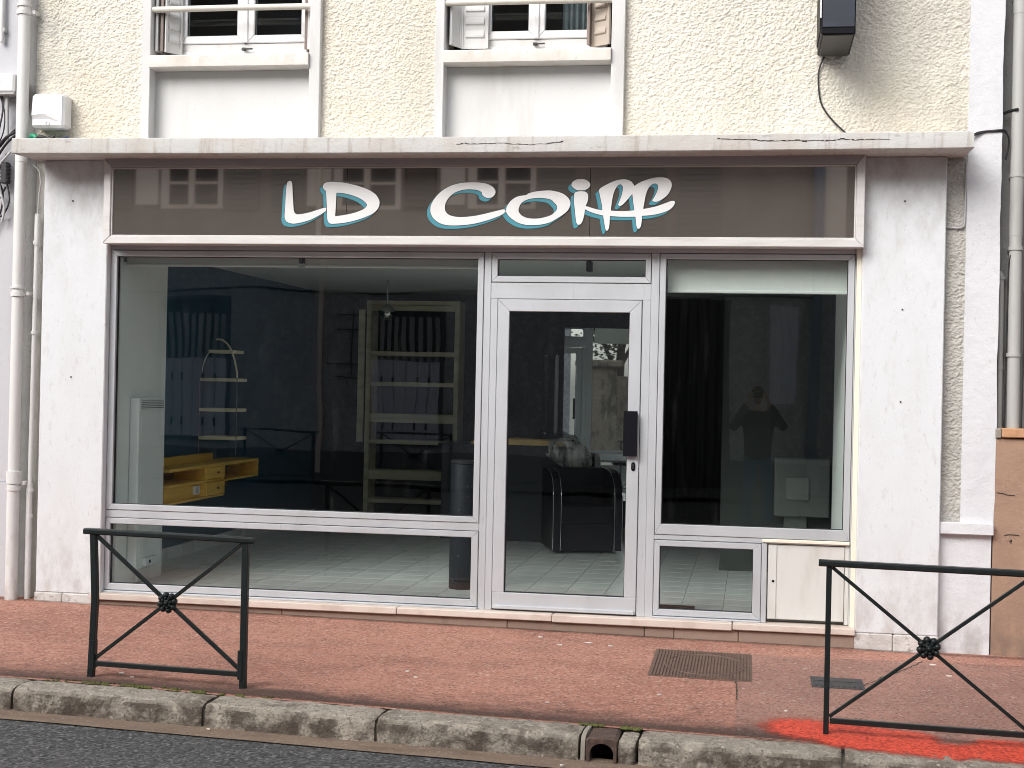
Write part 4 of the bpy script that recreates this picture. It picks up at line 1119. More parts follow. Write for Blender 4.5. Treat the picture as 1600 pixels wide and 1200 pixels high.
GLYPHS = [
  [[(-3106,2929,0),(-3098,2945,0),(-3087,2950,0),(-3076,2946,0),(-3070,2932,0),(-3065,2870,0),(-3059,2790,0),(-3052,2744,0),(-3036,2727,0),(-3001,2727,0),(-2946,2738,0),(-2891,2755,0),(-2853,2767,0),(-2832,2770,0),(-2830,2763,1),(-2831,2748,1),(-2874,2721,0),(-2934,2691,0),(-2995,2672,0),(-3050,2663,0),(-3084,2668,0),(-3106,2680,0),(-3117,2704,0),(-3117,2736,0),(-3114,2801,0),(-3112,2870,0)],],  # L
  [[(-2856,2907,0),(-2851,2926,0),(-2834,2938,0),(-2807,2943,0),(-2757,2941,0),(-2702,2935,0),(-2647,2923,0),(-2592,2908,0),(-2536,2886,0),(-2492,2856,0),(-2469,2822,0),(-2466,2793,0),(-2476,2764,0),(-2506,2734,0),(-2560,2708,0),(-2631,2685,0),(-2707,2669,0),(-2773,2663,0),(-2801,2665,0),(-2817,2681,0),(-2823,2715,0),(-2826,2774,0),(-2831,2843,0),(-2835,2882,1),(-2849,2894,0)],[(-2762,2870,1),(-2717,2867,0),(-2662,2855,0),(-2606,2835,0),(-2568,2811,0),(-2551,2790,0),(-2559,2772,0),(-2588,2753,0),(-2643,2734,0),(-2703,2721,0),(-2768,2713,1),(-2766,2747,0),(-2764,2801,0)],],  # D
  [[(-1687,2874,0),(-1692,2856,0),(-1708,2840,0),(-1731,2834,0),(-1756,2840,0),(-1772,2853,0),(-1779,2874,1),(-1802,2884,0),(-1834,2890,0),(-1877,2891,0),(-1919,2884,0),(-1962,2867,0),(-1996,2838,0),(-2017,2804,0),(-2023,2775,0),(-2018,2748,0),(-1999,2727,0),(-1964,2714,0),(-1916,2709,0),(-1862,2712,0),(-1804,2720,0),(-1745,2733,0),(-1692,2746,0),(-1639,2759,0),(-1621,2759,1),(-1617,2746,1),(-1639,2727,0),(-1691,2704,0),(-1755,2683,0),(-1818,2667,0),(-1882,2658,0),(-1946,2654,0),(-2006,2656,0),(-2054,2669,0),(-2093,2696,0),(-2114,2727,0),(-2120,2759,0),(-2115,2790,0),(-2095,2827,0),(-2064,2864,0),(-2022,2896,0),(-1974,2919,0),(-1920,2932,0),(-1856,2937,0),(-1792,2935,0),(-1744,2927,0),(-1712,2911,0),(-1693,2893,0)],],  # C
  [[(-1614,2749,0),(-1608,2780,0),(-1582,2817,0),(-1541,2843,0),(-1483,2853,1),(-1470,2863,1),(-1431,2875,0),(-1378,2881,0),(-1326,2883,0),(-1289,2877,0),(-1247,2864,0),(-1212,2840,0),(-1194,2812,0),(-1194,2786,0),(-1210,2752,0),(-1244,2723,0),(-1285,2697,0),(-1321,2677,0),(-1373,2663,0),(-1426,2658,0),(-1479,2659,0),(-1532,2673,0),(-1580,2702,0),(-1604,2728,0)],[(-1532,2754,0),(-1526,2780,0),(-1508,2806,0),(-1472,2825,0),(-1430,2833,0),(-1377,2834,0),(-1324,2825,0),(-1298,2804,0),(-1282,2786,0),(-1279,2765,0),(-1291,2744,0),(-1322,2721,0),(-1374,2705,0),(-1416,2700,0),(-1469,2703,0),(-1506,2718,0),(-1525,2736,0)],],  # O
  [[(-1066,2920,0),(-1070,2906,0),(-1083,2894,0),(-1102,2886,0),(-1126,2884,0),(-1149,2886,0),(-1169,2895,0),(-1183,2907,0),(-1188,2921,0),(-1183,2935,0),(-1171,2946,0),(-1151,2955,0),(-1127,2957,0),(-1104,2955,0),(-1084,2946,0),(-1071,2934,0)],],  # dot
  [[(-1169,2848,0),(-1166,2866,0),(-1150,2875,0),(-1124,2878,0),(-1098,2875,0),(-1082,2863,0),(-1078,2843,0),(-1081,2812,0),(-1093,2782,1),(-1062,2773,0),(-1020,2761,0),(-984,2755,1),(-987,2786,0),(-996,2827,0),(-1006,2869,0),(-1009,2883,0),(-992,2902,0),(-951,2925,0),(-905,2945,0),(-859,2954,0),(-828,2952,0),(-802,2941,0),(-786,2922,0),(-780,2911,1),(-755,2928,0),(-714,2947,0),(-663,2962,0),(-612,2967,0),(-576,2962,0),(-550,2945,0),(-541,2919,0),(-547,2889,0),(-566,2855,0),(-599,2827,0),(-629,2812,0),(-650,2810,0),(-663,2818,0),(-655,2832,0),(-641,2858,0),(-629,2891,0),(-629,2914,0),(-642,2926,0),(-660,2925,0),(-683,2907,0),(-698,2879,0),(-708,2843,0),(-715,2801,0),(-721,2763,1),(-680,2770,0),(-629,2783,0),(-578,2801,0),(-543,2814,0),(-522,2814,0),(-519,2801,0),(-532,2776,0),(-562,2753,0),(-612,2735,0),(-669,2724,0),(-728,2719,1),(-728,2688,0),(-734,2652,0),(-744,2637,0),(-754,2638,0),(-762,2657,0),(-769,2714,1),(-828,2713,0),(-879,2714,0),(-934,2718,1),(-935,2683,0),(-939,2641,0),(-950,2623,0),(-960,2631,0),(-968,2667,0),(-978,2721,1),(-1030,2734,0),(-1072,2749,0),(-1097,2762,1),(-1100,2729,0),(-1110,2687,0),(-1122,2667,0),(-1138,2661,0),(-1150,2674,0),(-1157,2713,0),(-1164,2770,0),(-1170,2817,0)],[(-929,2752,1),(-925,2796,0),(-916,2853,0),(-901,2894,0),(-884,2917,0),(-866,2921,0),(-855,2907,0),(-855,2884,0),(-862,2848,0),(-879,2801,0),(-881,2788,0),(-868,2783,0),(-850,2794,0),(-825,2822,0),(-792,2861,1),(-786,2812,0),(-777,2755,1),(-829,2750,0),(-880,2750,0)],],  # iff
]

def smooth_loop(pts, sub=5):
    n = len(pts); out = []
    for i in range(n):
        p1, p2 = pts[i], pts[(i + 1) % n]
        p0 = pts[i - 1] if not p1[2] else (2 * p1[0] - p2[0], 2 * p1[1] - p2[1])
        p3 = pts[(i + 2) % n] if not p2[2] else (2 * p2[0] - p1[0], 2 * p2[1] - p1[1])
        for k in range(sub):
            t = k / sub
            q = []
            for c in (0, 1):
                a, b, c_, d = p0[c], p1[c], p2[c], p3[c]
                q.append(0.5 * ((2 * b) + (c_ - a) * t + (2 * a - 5 * b + 4 * c_ - d) * t * t + (3 * b - a - 3 * c_ + d) * t ** 3))
            out.append((q[0] / 1000, q[1] / 1000))
    return out
def glyph_mesh(name, loops, dx, dz, y, thick, offset, mat, parent):
    cu = bpy.data.curves.new(name, 'CURVE'); cu.dimensions = '2D'; cu.fill_mode = 'BOTH'
    cu.extrude = thick / 2; cu.offset = offset
    for lp in loops:
        sp = cu.splines.new('POLY'); sp.points.add(len(lp) - 1)
        for p, (x, z) in zip(sp.points, lp): p.co = (x, z, 0, 1)
        sp.use_cyclic_u = True
    tmp = bpy.data.objects.new('tmp', cu); COL.objects.link(tmp)
    dg = bpy.context.evaluated_depsgraph_get()
    me = bpy.data.meshes.new_from_object(tmp.evaluated_get(dg))
    bpy.data.objects.remove(tmp, do_unlink=True); bpy.data.curves.remove(cu)
    off = W[parent.name]
    for v in me.vertices:
        x, z, h = v.co
        v.co = (x + dx - off.x, y - h - off.y, z + dz - off.z)
    me.name = name
    me.materials.clear()
    return link(name, me, mat, parent)
for gi, loops in enumerate(GLYPHS):
    L = [smooth_loop(l) for l in loops]
    a = glyph_mesh('letter', L, 0, 0, -0.1560, 0.0016, 0.0, MT['letter_white'], sign)
    glyph_mesh('letter_outline', L, 0, 0, -0.1545, 0.0012, 0.0032, MT['letter_line'], a)
    glyph_mesh('letter_shadow', L, -0.022, -0.022, -0.1530, 0.0012, 0.0, MT['letter_teal'], a)
    glyph_mesh('letter_outline', L, -0.022, -0.022, -0.1515, 0.0010, 0.0026, MT['letter_line'], a)

# ================================================================== PIPES, BOXES, CABLES ON THE FRONT
dp = root('downpipe', (-5.06, -0.08, 0.0), 'white painted rainwater downpipe at the left edge of the cream building', 'downpipe')
MB().tube([(-5.062, -0.085, 0.03), (-5.064, -0.085, 0.86)], 0.043, 18).build('pipe', MT['pvc'], dp, smooth=60)
MB().tube([(-5.064, -0.085, 0.86), (-5.060, -0.085, 3.095)], 0.0395, 18).build('pipe', MT['pvc'], dp, smooth=60)
MB().tube([(-5.058, -0.085, 3.095), (-5.056, -0.085, 6.3)], 0.0415, 18).build('pipe', MT['pvc'], dp, smooth=60)
for z, r, h in ((0.90, 0.052, 0.085), (0.825, 0.050, 0.03), (2.22, 0.050, 0.016), (2.175, 0.0505, 0.03), (4.185, 0.050, 0.018), (4.135, 0.0505, 0.03)):
    MB().cyl((-5.061, -0.085, z - h / 2), (-5.061, -0.085, z + h / 2), r, 20).build('collar', MT['pvc'], dp, smooth=40)
for z in (0.86, 2.18, 4.14):
    MB().box(-5.02, -4.985, -0.075, 0.03, z - 0.014, z + 0.014, 0.003).build('bracket', MT['pvc'], dp)
cd = root('conduit', (-4.975, -0.03, 0.0), 'thin white cable conduit in the gap between downpipe and left pillar', 'conduit')
MB().tube([(-4.972, -0.03, -0.02), (-4.972, -0.03, 0.86)], 0.021, 12).build('lower_tube', MT['pvc'], cd, smooth=60)
MB().tube([(-4.970, -0.03, 0.86), (-4.958, -0.03, 2.52)], 0.0155, 12).build('middle_tube', MT['pvc'], cd, smooth=60)
MB().tube([(-4.958, -0.03, 2.52), (-4.955, -0.03, 2.74)], 0.0195, 12).build('upper_tube', MT['pvc'], cd, smooth=60)
for z in (0.80, 0.62, 2.53, 1.9):
    MB().cyl((-4.968 + 0.008 * z / 3, -0.03, z), (-4.968 + 0.008 * z / 3, -0.03, z + 0.022), 0.023, 14).build('clip', MT['pvc'], cd, smooth=40)
MB().tube([(-4.955, -0.03, 2.73), (-4.950, -0.032, 2.86), (-4.938, -0.03, 2.96), (-4.955, -0.02, 3.04), (-5.0, -0.03, 3.09)], 0.005, 8).build('cable', MT['cable_grey'], cd, smooth=60)

jb = root('junction_box', (-4.845, -0.01, 3.318), 'white plastic junction box with faceted cover above the left end of the cornice', 'junction box')
b = MB(); b.box(-4.965, -4.725, -0.135, -0.004, 3.325, 3.560, 0.018); b.build('box_body', MT['box_white'], jb)
b = MB()
b.add([(-4.955, -0.1355, 3.555 - .01), (-4.80, -0.1355, 3.545), (-4.865, -0.150, 3.418), (-4.955, -0.150, 3.410), (-4.955, -0.1355, 3.40)],
      [(0, 1, 2, 3), (0, 3, 4)])
b.add([(-4.80, -0.1355, 3.545), (-4.74, -0.1355, 3.545), (-4.74, -0.1355, 3.36), (-4.865, -0.150, 3.418), (-4.955, -0.150, 3.410), (-4.955, -0.1355, 3.385), (-4.85, -0.1355, 3.385)],
      [(0, 1, 2, 3), (3, 2, 6), (3, 6, 5, 4)])
b.build('cover_facet', MT['box_white'], jb)
b = MB(); b.tube([(-4.842 + 0.013 * math.cos(a * math.pi / 10), -0.1365, 3.352 + 0.013 * math.sin(a * math.pi / 10)) for a in range(21)], 0.002, 6)
b.build('screw_ring', MT['cable_grey'], jb, smooth=60)
def cable(name, pts, r, mat, label, cat='cable', group=None):
    P = [Vector(p) for p in pts]; out = []
    for i in range(len(P) - 1):
        p0 = P[max(0, i - 1)]; p1 = P[i]; p2 = P[i + 1]; p3 = P[min(len(P) - 1, i + 2)]
        for k in range(6):
            t = k / 6
            out.append(0.5 * ((2 * p1) + (p2 - p0) * t + (2 * p0 - 5 * p1 + 4 * p2 - p3) * t * t + (3 * p1 - p0 - 3 * p2 + p3) * t ** 3))
    out.append(P[-1])
    o = MB().tube(out, r, 8).build(name, MT[mat], smooth=70)
    return tag(o, label, cat, group)
cable('cable_sheath', [(-5.01, -0.05, 3.24), (-4.985, -0.08, 3.275), (-4.955, -0.09, 3.27), (-4.93, -0.10, 3.245), (-4.90, -0.11, 3.25)], 0.018, 'green_plastic', 'green plastic sheath beside the downpipe under the junction box')
cable('cable_sheath', [(-4.90, -0.12, 3.245), (-4.86, -0.06, 3.25), (-4.82, -0.05, 3.25), (-4.79, -0.10, 3.24)], 0.017, 'green_plastic', 'short green sheath under the middle of the junction box')
cable('cable_sheath', [(-4.80, -0.11, 3.235), (-4.79, -0.05, 3.25), (-4.745, -0.04, 3.255), (-4.72, -0.09, 3.25)], 0.018, 'blue_plastic', 'blue sheath under the right corner of the junction box')
cable('cable', [(-4.96, -0.10, 3.24), (-4.90, -0.13, 3.262), (-4.84, -0.12, 3.25), (-4.80, -0.11, 3.27)], 0.012, 'cable', 'black cable lying under the junction box')
cable('cable', [(-4.70, -0.03, 3.225), (-4.60, -0.05, 3.235), (-4.54, -0.06, 3.25), (-4.47, -0.05, 3.235), (-4.36, -0.04, 3.225)], 0.005, 'cable', 'thin black cable end on the cornice right of the junction box')

# projecting box sign, seen from below
ps = root('projecting_sign', (0.48, 0.0, 3.76), 'black box sign projecting from the cream wall at the top right', 'projecting sign')
b = MB(); b.box(0.360, 0.560, -0.60, -0.03, 3.758, 4.9, 0.006); b.build('sign_case', MT['black_plastic'], ps)
MT['dark_face'] = M('dark_navy_face', (0.022, 0.026, 0.042), 0.35, layers=(('noise', (5, 5, 20), 0.45, 0.7, (0.035, 0.04, 0.06), 0.6),))
MT['dark_under'] = M('dark_grey_underside', (0.030, 0.029, 0.028), 0.5, layers=(('noise', (10, 40, 10), 0.5, 0.75, (0.05, 0.048, 0.046), 0.6),))
MB().box(0.366, 0.554, -0.606, -0.599, 3.80, 4.88, 0.002).build('end_face', MT['dark_face'], ps)
MB().box(0.372, 0.548, -0.59, -0.04, 3.752, 3.759, 0.002).build('underside', MT['dark_under'], ps)
MB().box(0.352, 0.361, -0.56, -0.08, 3.80, 4.85, 0.002).build('side_panel', MT['black_plastic'], ps)
MB().box(0.3505, 0.360, -0.592, -0.580, 3.86, 3.98, 0.001).build('side_strip', MT['box_white'], ps)
for x in (0.35, 0.40, 0.52): pass
MB().box(0.38, 0.54, -0.030, 0.0, 3.85, 4.2).build('bracket', MT['black_plastic'], ps)
cable('cable', [(0.405, -0.025, 3.755), (0.372, -0.022, 3.66), (0.378, -0.02, 3.52), (0.41, -0.02, 3.42), (0.50, -0.025, 3.31), (0.60, -0.03, 3.235), (0.72, -0.04, 3.222), (0.84, -0.05, 3.222)], 0.0055, 'cable', 'black cable hanging from the projecting sign to the cornice')
cable('cable', [(1.30, -0.06, 3.222), (1.36, -0.024, 3.262), (1.45, -0.024, 3.272), (1.53, -0.01, 3.262), (1.555, 0.02, 3.20), (1.54, 0.04, 3.10)], 0.006, 'cable', 'black cable crossing the white corner band at cornice height')
cable('cable', [(1.30, -0.05, 3.226), (1.40, -0.022, 3.266), (1.515, -0.02, 3.278), (1.545, 0.02, 3.255)], 0.005, 'cable', 'second thinner black cable beside the corner band crossing')
cable('cable', [(1.295, -0.02, 3.08), (1.293, -0.02, 2.85), (1.29, -0.022, 2.70), (1.27, -0.022, 2.665), (1.20, -0.022, 2.665), (1.17, -0.022, 2.675)], 0.0055, 'cable_grey', 'grey cable looped on the grey roughcast strip beside the right pillar')

# ------------------------------------------------------------------ neighbour on the left
nl = root('neighbour_house', (-5.6, 0.02, 0.0), 'white rendered neighbouring house at the left edge of the photo', 'building')
MB().box(-9.0, -5.115, 0.0, 0.4, -0.3, 0.86, 0.003).build('lower_wall', MT['neighbour_white'], nl)
MB().box(-9.0, -5.118, 0.012, 0.4, 0.862, 6.2, 0.003).build('wall', MT['neighbour_white'], nl)
MB().box(-5.117, -5.001, 0.05, 0.4, -0.3, 6.2).build('joint_wall', MT['neighbour_grey'], nl)
MB().tube([(-5.262, -0.02, 3.95), (-5.262, -0.02, 6.2)], 0.018, 10).build('rail_tube', MT['pvc'], nl, smooth=60)
MB().box(-5.275, -5.235, -0.03, 0.012, 4.02, 4.05, 0.003).build('bracket', MT['cable_grey'], nl)
wb = root('telecom_box', (-5.20, 0.0, 3.57), 'white telecom box with round emblem left of the downpipe', 'junction box')
MB().box(-5.30, -5.112, -0.11, 0.012, 3.578, 3.712, 0.012).build('box_body', MT['box_white'], wb)
MB().box(-5.29, -5.118, -0.10, 0.012, 3.565, 3.580, 0.003).build('box_base', MT['cable_grey'], wb)
b = MB(); ex, ez = -5.236, 3.650
b.tube([(ex + 0.020 * math.cos(a * math.pi / 12), -0.111, ez + 0.020 * math.sin(a * math.pi / 12)) for a in range(25)], 0.0022, 6)
b.tube([(ex + 0.010, -0.111, ez + 0.008), (ex + 0.002, -0.111, ez + 0.012), (ex - 0.009, -0.111, ez + 0.007), (ex - 0.004, -0.111, ez + 0.001), (ex + 0.007, -0.111, ez - 0.003), (ex + 0.006, -0.111, ez - 0.010), (ex - 0.009, -0.111, ez - 0.009)], 0.0022, 6)
b.build('emblem', MT['cable_grey'], wb, smooth=60)
MB().tube([(-5.195, -0.05, 3.57), (-5.19, -0.05, 3.40), (-5.185, -0.05, 3.24)], 0.012, 10).build('stub_pipe', MT['cable_grey'], wb, smooth=60)
grp = 'black cables bundled on the left wall'
cables_l = [
    ([(-5.34, -0.05, 3.08), (-5.26, -0.07, 3.18), (-5.18, -0.09, 3.26), (-5.10, -0.10, 3.30)], 0.010),
    ([(-5.34, -0.04, 3.03), (-5.25, -0.06, 3.14), (-5.17, -0.08, 3.23), (-5.10, -0.09, 3.28)], 0.009),
    ([(-5.34, -0.04, 3.13), (-5.24, -0.06, 3.20), (-5.16, -0.09, 3.27), (-5.10, -0.10, 3.32)], 0.007),
    ([(-5.23, -0.05, 3.57), (-5.225, -0.05, 3.46), (-5.24, -0.06, 3.34), (-5.27, -0.05, 3.22), (-5.33, -0.05, 3.10)], 0.006),
    ([(-5.25, -0.04, 3.57), (-5.21, -0.05, 3.44), (-5.215, -0.05, 3.32), (-5.25, -0.05, 3.22), (-5.30, -0.04, 3.05), (-5.34, -0.04, 2.95)], 0.005),
    ([(-5.20, -0.03, 3.16), (-5.26, -0.03, 3.02), (-5.22, -0.03, 2.88), (-5.24, -0.03, 2.74), (-5.31, -0.03, 2.62)], 0.006),
    ([(-5.19, -0.03, 2.95), (-5.17, -0.03, 2.84), (-5.21, -0.03, 2.74), (-5.27, -0.03, 2.72), (-5.31, -0.03, 2.78)], 0.006),
    ([(-5.30, -0.03, 3.02), (-5.26, -0.03, 2.88), (-5.29, -0.03, 2.74), (-5.32, -0.03, 2.60)], 0.009),
    ([(-5.33, -0.03, 2.70), (-5.29, -0.03, 2.78), (-5.24, -0.03, 2.86), (-5.20, -0.03, 2.93)], 0.007),
]
names_l = ['thick black cable lowest of the bundle rising behind the downpipe', 'black cable just above the lowest of the bundle by the downpipe', 'topmost black cable of the bundle by the downpipe', 'black cable dropping from the left of the telecom box', 'thin black cable dropping from the telecom box to the wall edge',
           'black cable curling below the left end of the cornice', 'small black cable loop below the black splice box', 'thick black cable hanging at the very left edge of the photo', 'black cable rising to the black splice box']
for (p, r), lab in zip(cables_l, names_l): cable('cable', p, r, 'cable', lab, 'cable', grp)
cable('cable', [(-5.10, -0.05, 3.22), (-5.18, -0.05, 3.15), (-5.245, -0.05, 3.06), (-5.235, -0.05, 2.92), (-5.20, -0.045, 2.78), (-5.22, -0.04, 2.68)], 0.009, 'cable_grey', 'pale grey cable curving down left of the cornice end')
sbx = root('splice_box', (-5.20, -0.03, 2.95), 'small ribbed black cable splice box hanging left of the cornice end', 'splice box')
b = MB(); b.box(-5.222, -5.175, -0.07, -0.01, 2.95, 3.10, 0.006); b.build('box_body', MT['cable'], sbx)
for i in range(5):
    MB().box(-5.228, -5.169, -0.066, -0.016, 2.965 + i * 0.027, 2.975 + i * 0.027, 0.002).build('rib', MT['cable'], sbx)

# ------------------------------------------------------------------ neighbour on the right
nr = root('neighbour_house', (3.2, 0.12, 0.0), 'grey rendered neighbouring house behind the grey downpipe at the right edge', 'building')
MB().box(1.512, 7.0, 0.14, 0.5, -0.3, 6.2).build('wall', MT['neighbour_grey'], nr)
dr2 = root('downpipe', (1.615, 0.05, 1.4), 'grey zinc downpipe on the neighbouring house at the right edge', 'downpipe')
MB().tube([(1.618, 0.05, 1.40), (1.613, 0.05, 2.62)], 0.039, 18).build('pipe', MT['pipe_grey'], dr2, smooth=60)
MB().tube([(1.613, 0.05, 2.62), (1.613, 0.05, 4.02)], 0.041, 18).build('pipe', MT['pipe_grey'], dr2, smooth=60)
MB().tube([(1.613, 0.05, 4.02), (1.613, 0.05, 6.1)], 0.043, 18).build('pipe', MT['pipe_grey'], dr2, smooth=60)
for z in (2.53, 1.86, 2.99, 4.12):
    MB().cyl((1.614, 0.05, z), (1.614, 0.05, z + 0.022), 0.046, 20).build('collar', MT['pipe_grey'], dr2, smooth=40)
    MB().box(1.575, 1.60, 0.05, 0.14, z, z + 0.02, 0.002).build('bracket', MT['pipe_grey'], dr2)
tp = root('thin_pipe', (1.535, 0.10, 1.4), 'thin grey pipe with bent top between corner band and right downpipe', 'pipe')
MB().tube([(1.545, 0.10, 1.38), (1.541, 0.10, 2.34), (1.538, 0.10, 2.375), (1.522, 0.10, 2.395)], 0.017, 12).build('tube', MT['pipe_grey'], tp, smooth=60)
for z in (1.78, 2.35): MB().cyl((1.543, 0.10, z), (1.543, 0.10, z + 0.02), 0.022, 14).build('clip', MT['pipe_grey'], tp, smooth=40)
cable('cable', [(1.583, 0.03, 2.50), (1.572, 0.04, 2.40), (1.570, 0.05, 2.0), (1.566, 0.05, 1.40)], 0.005, 'cable', 'black cable running down beside the right downpipe')
cable('cable', [(1.53, 0.08, 3.40), (1.56, 0.06, 3.41), (1.60, 0.0, 3.41)], 0.010, 'cable', 'short thick black cable between corner band and right downpipe')
cable('cable', [(1.66, 0.0, 1.40), (1.665, 0.0, 2.0), (1.658, 0.0, 2.9)], 0.005, 'cable', 'thin black cable at the right of the grey downpipe')
tw = root('low_wall', (2.8, 0.0, 0.0), 'low tan roughcast wall with orange brick coping at the right edge', 'wall')
MB().box(1.502, 5.5, -0.012, 0.12, -0.3, 1.345, 0.004).build('wall_body', MT['tan'], tw)
MB().box(1.504, 1.54, -0.03, 0.11, 1.346, 1.408, 0.006).build('mortar', MT['mortar'], tw)
x = 1.542
while x < 2.9:
    MB().box(x, x + 0.212, -0.040, 0.12, 1.352, 1.410, 0.006).build('brick', MT['brick'], tw)
    x += 0.222
def wall_crack(pts, w):
    m = MB()
    for i in range(len(pts) - 1):
        m.bar((pts[i][0], -0.0135, pts[i][1]), (pts[i + 1][0], -0.0135, pts[i + 1][1]), w, 0.004, (0, 1, 0))
    return m
for pts in ([(1.52, 1.005), (1.56, 1.0), (1.585, 0.992), (1.63, 0.99)], [(1.57, 0.74), (1.60, 0.745), (1.66, 0.742)], [(1.60, 0.70), (1.615, 0.712), (1.61, 0.69)]):
    wall_crack(pts, 0.005).build('crack', MT['crack'], tw)

# ------------------------------------------------------------------ barriers
def barrier(label, x0, x1, yfun, zfun, group, height=0.745, pw=0.034, bw=0.019, sleeve=True, bend=0.0):
    A = Vector((x0, yfun(x0), zfun(x0, yfun(x0)))); B = Vector((x1, yfun(x1), zfun(x1, yfun(x1))))
    mid = (A + B) / 2
    r = root('street_barrier', tuple(mid), label, 'barrier', group)
    d = (B - A).normalized(); up_ = Vector((0, 0, 1)); nrm = Vector((-d.y, d.x, 0)).normalized()
    for P, s_ in ((A, 1), (B, -1)):
        pm_ = MB()
        if bend and s_ > 0:
            kink = P + up_ * 0.42 + d * bend
            pm_.bar(P - up_ * 0.03, kink, pw, pw, tuple(nrm), 0.003); pm_.bar(kink - up_ * 0.004, P + up_ * height, pw, pw, tuple(nrm), 0.003)
        else: pm_.bar(P - up_ * 0.03, P + up_ * height, pw, pw, tuple(nrm), 0.003)
        pm_.build('post', MT['barrier'], r)
        if sleeve: MB().bar(P + d * 0.012 * s_ + up_ * 0.05, P + d * 0.012 * s_ + up_ * 0.20, 0.03, 0.044, tuple(nrm), 0.005).build('post_sleeve', MT['barrier'], r)
    MB().bar(A + up_ * (height + 0.014) - d * 0.05, B + up_ * (height + 0.014) + d * 0.05, 0.055, 0.030, (0, 0, 1), 0.007).build('top_rail', MT['barrier'], r)
    MB().bar(A + up_ * 0.075 + d * 0.017, B + up_ * 0.075 - d * 0.017, 0.026, 0.026, (0, 0, 1), 0.003).build('bottom_rail', MT['barrier'], r)
    c = mid + up_ * (height * 0.555)
    zt_, zb_ = height - 0.005, 0.095
    for P, s_ in ((A, 1), (B, -1)):
        for h in (zt_, zb_):
            q = P + up_ * h + d * 0.015 * s_
            e = c + (q - c).normalized() * 0.035
            MB().bar(q, e, bw, bw, tuple(nrm), 0.002).build('brace', MT['barrier'], r)
    cc = c
    rs = MB(); rs.ball((0, 0, 0), 0.030, 0.022, 0.030, 14, 9)
    off = -0.006
    for k in range(8):
        a = 2 * math.pi * k / 8 + 0.2
        px_, pz_ = math.cos(a), math.sin(a)
        rs.ball((px_ * 0.036, -0.004, pz_ * 0.036), 0.0155, 0.020, 0.0155, 8, 6)
        rs.ball((px_ * 0.022, -0.018, pz_ * 0.022), 0.008, 0.009, 0.008, 7, 5)
    rs.ball((0, -0.022, 0), 0.010, 0.010, 0.010, 8, 6)
    ang = math.atan2(d.y, d.x)
    M_ = Matrix.Rotation(ang, 3, 'Z')
    rs.v = [tuple(M_ @ (Vector(p) * 1.12) + cc) for p in rs.v]
    rs.build('rosette', MT['barrier'], r, smooth=40)
    return r
by = lambda x: -2.154 - 0.029 * (x + 3.479)
b1 = barrier('dark green iron barrier with crossed bars in front of the left display window', -3.479, -2.615, by, pav_h, 'iron barriers along the kerb', 0.768, bend=0.016)
by2 = lambda x: -2.33 - 0.035 * (x - 0.38)
b2 = barrier('dark green iron barrier with crossed bars at the right, over red paint marks', 0.380, 1.318, by2, pav_h, 'iron barriers along the kerb', 0.818, 0.026, 0.017, False)

# ================================================================== INSIDE THE SHOP
FZ, CZ = 0.13, 2.60
def struct(name, mb, mat, smooth=None):
    o = mb.build(name, MT[mat], None, smooth); o['kind'] = 'structure'; return o
fl = struct('shop_floor', MB().box(-4.72, 0.66, 0.056, 6.05, FZ - 0.1, FZ - 0.003), 'grout')
tm = None
TP, TS = 0.2835, 0.2795
cnt = 0
for j in range(14):
    for i in range(19):
        x = -4.705 + i * TP; y = 0.060 + j * TP
        if tm is None:
            t0 = MB().box(0, TS, 0, TS, -0.008, 0.0, 0.0012).build('tile', MT['tile'], fl)
            tm = t0.data; t0.location = (x, y, FZ)
        else:
            link('tile', tm, None, fl, (x, y, FZ))
rest = MB()
for j in range(14, 21):
    for i in range(19):
        x = -4.705 + i * TP; y = 0.060 + j * TP
        rest.box(x, x + TS, y, y + TS, FZ - 0.008, FZ)
rest.build('far_tile', MT['tile'], fl)['kind'] = 'stuff'
struct('ceiling', MB().box(-4.75, 0.70, 0.056, 6.1, CZ, CZ + 0.1), 'ceiling')
wl_ = struct('interior_wall', MB().box(-4.80, -4.705, 0.88, 6.1, FZ - 0.05, CZ), 'teal_wall')
skm = None
for i in range(17):
    y = 0.90 + i * 0.29
    if skm is None:
        s0 = MB().box(0, 0.012, 0, 0.287, 0, 0.10, 0.002).build('skirting_tile', MT['skirting'], wl_); skm = s0.data; s0.location = (-4.704, y, FZ)
    else: link('skirting_tile', skm, None, wl_, (-4.704, y, FZ))
struct('interior_wall', MB().box(-4.80, 0.72, 6.0, 6.1, FZ - 0.05, CZ), 'navy')
struct('interior_wall', MB().box(0.64, 0.72, 1.70, 6.0, FZ - 0.05, CZ), 'navy')
struct('interior_pier', MB().box(-4.74, -4.368, 0.062, 0.875, FZ - 0.05, CZ), 'int_white')
struct('interior_pier', MB().box(0.602, 0.70, 0.062, 1.70, FZ - 0.05, CZ), 'int_white')
struct('partition_wall', MB().box(-0.245, 0.64, 2.60, 2.70, FZ - 0.05, CZ), 'int_grey')
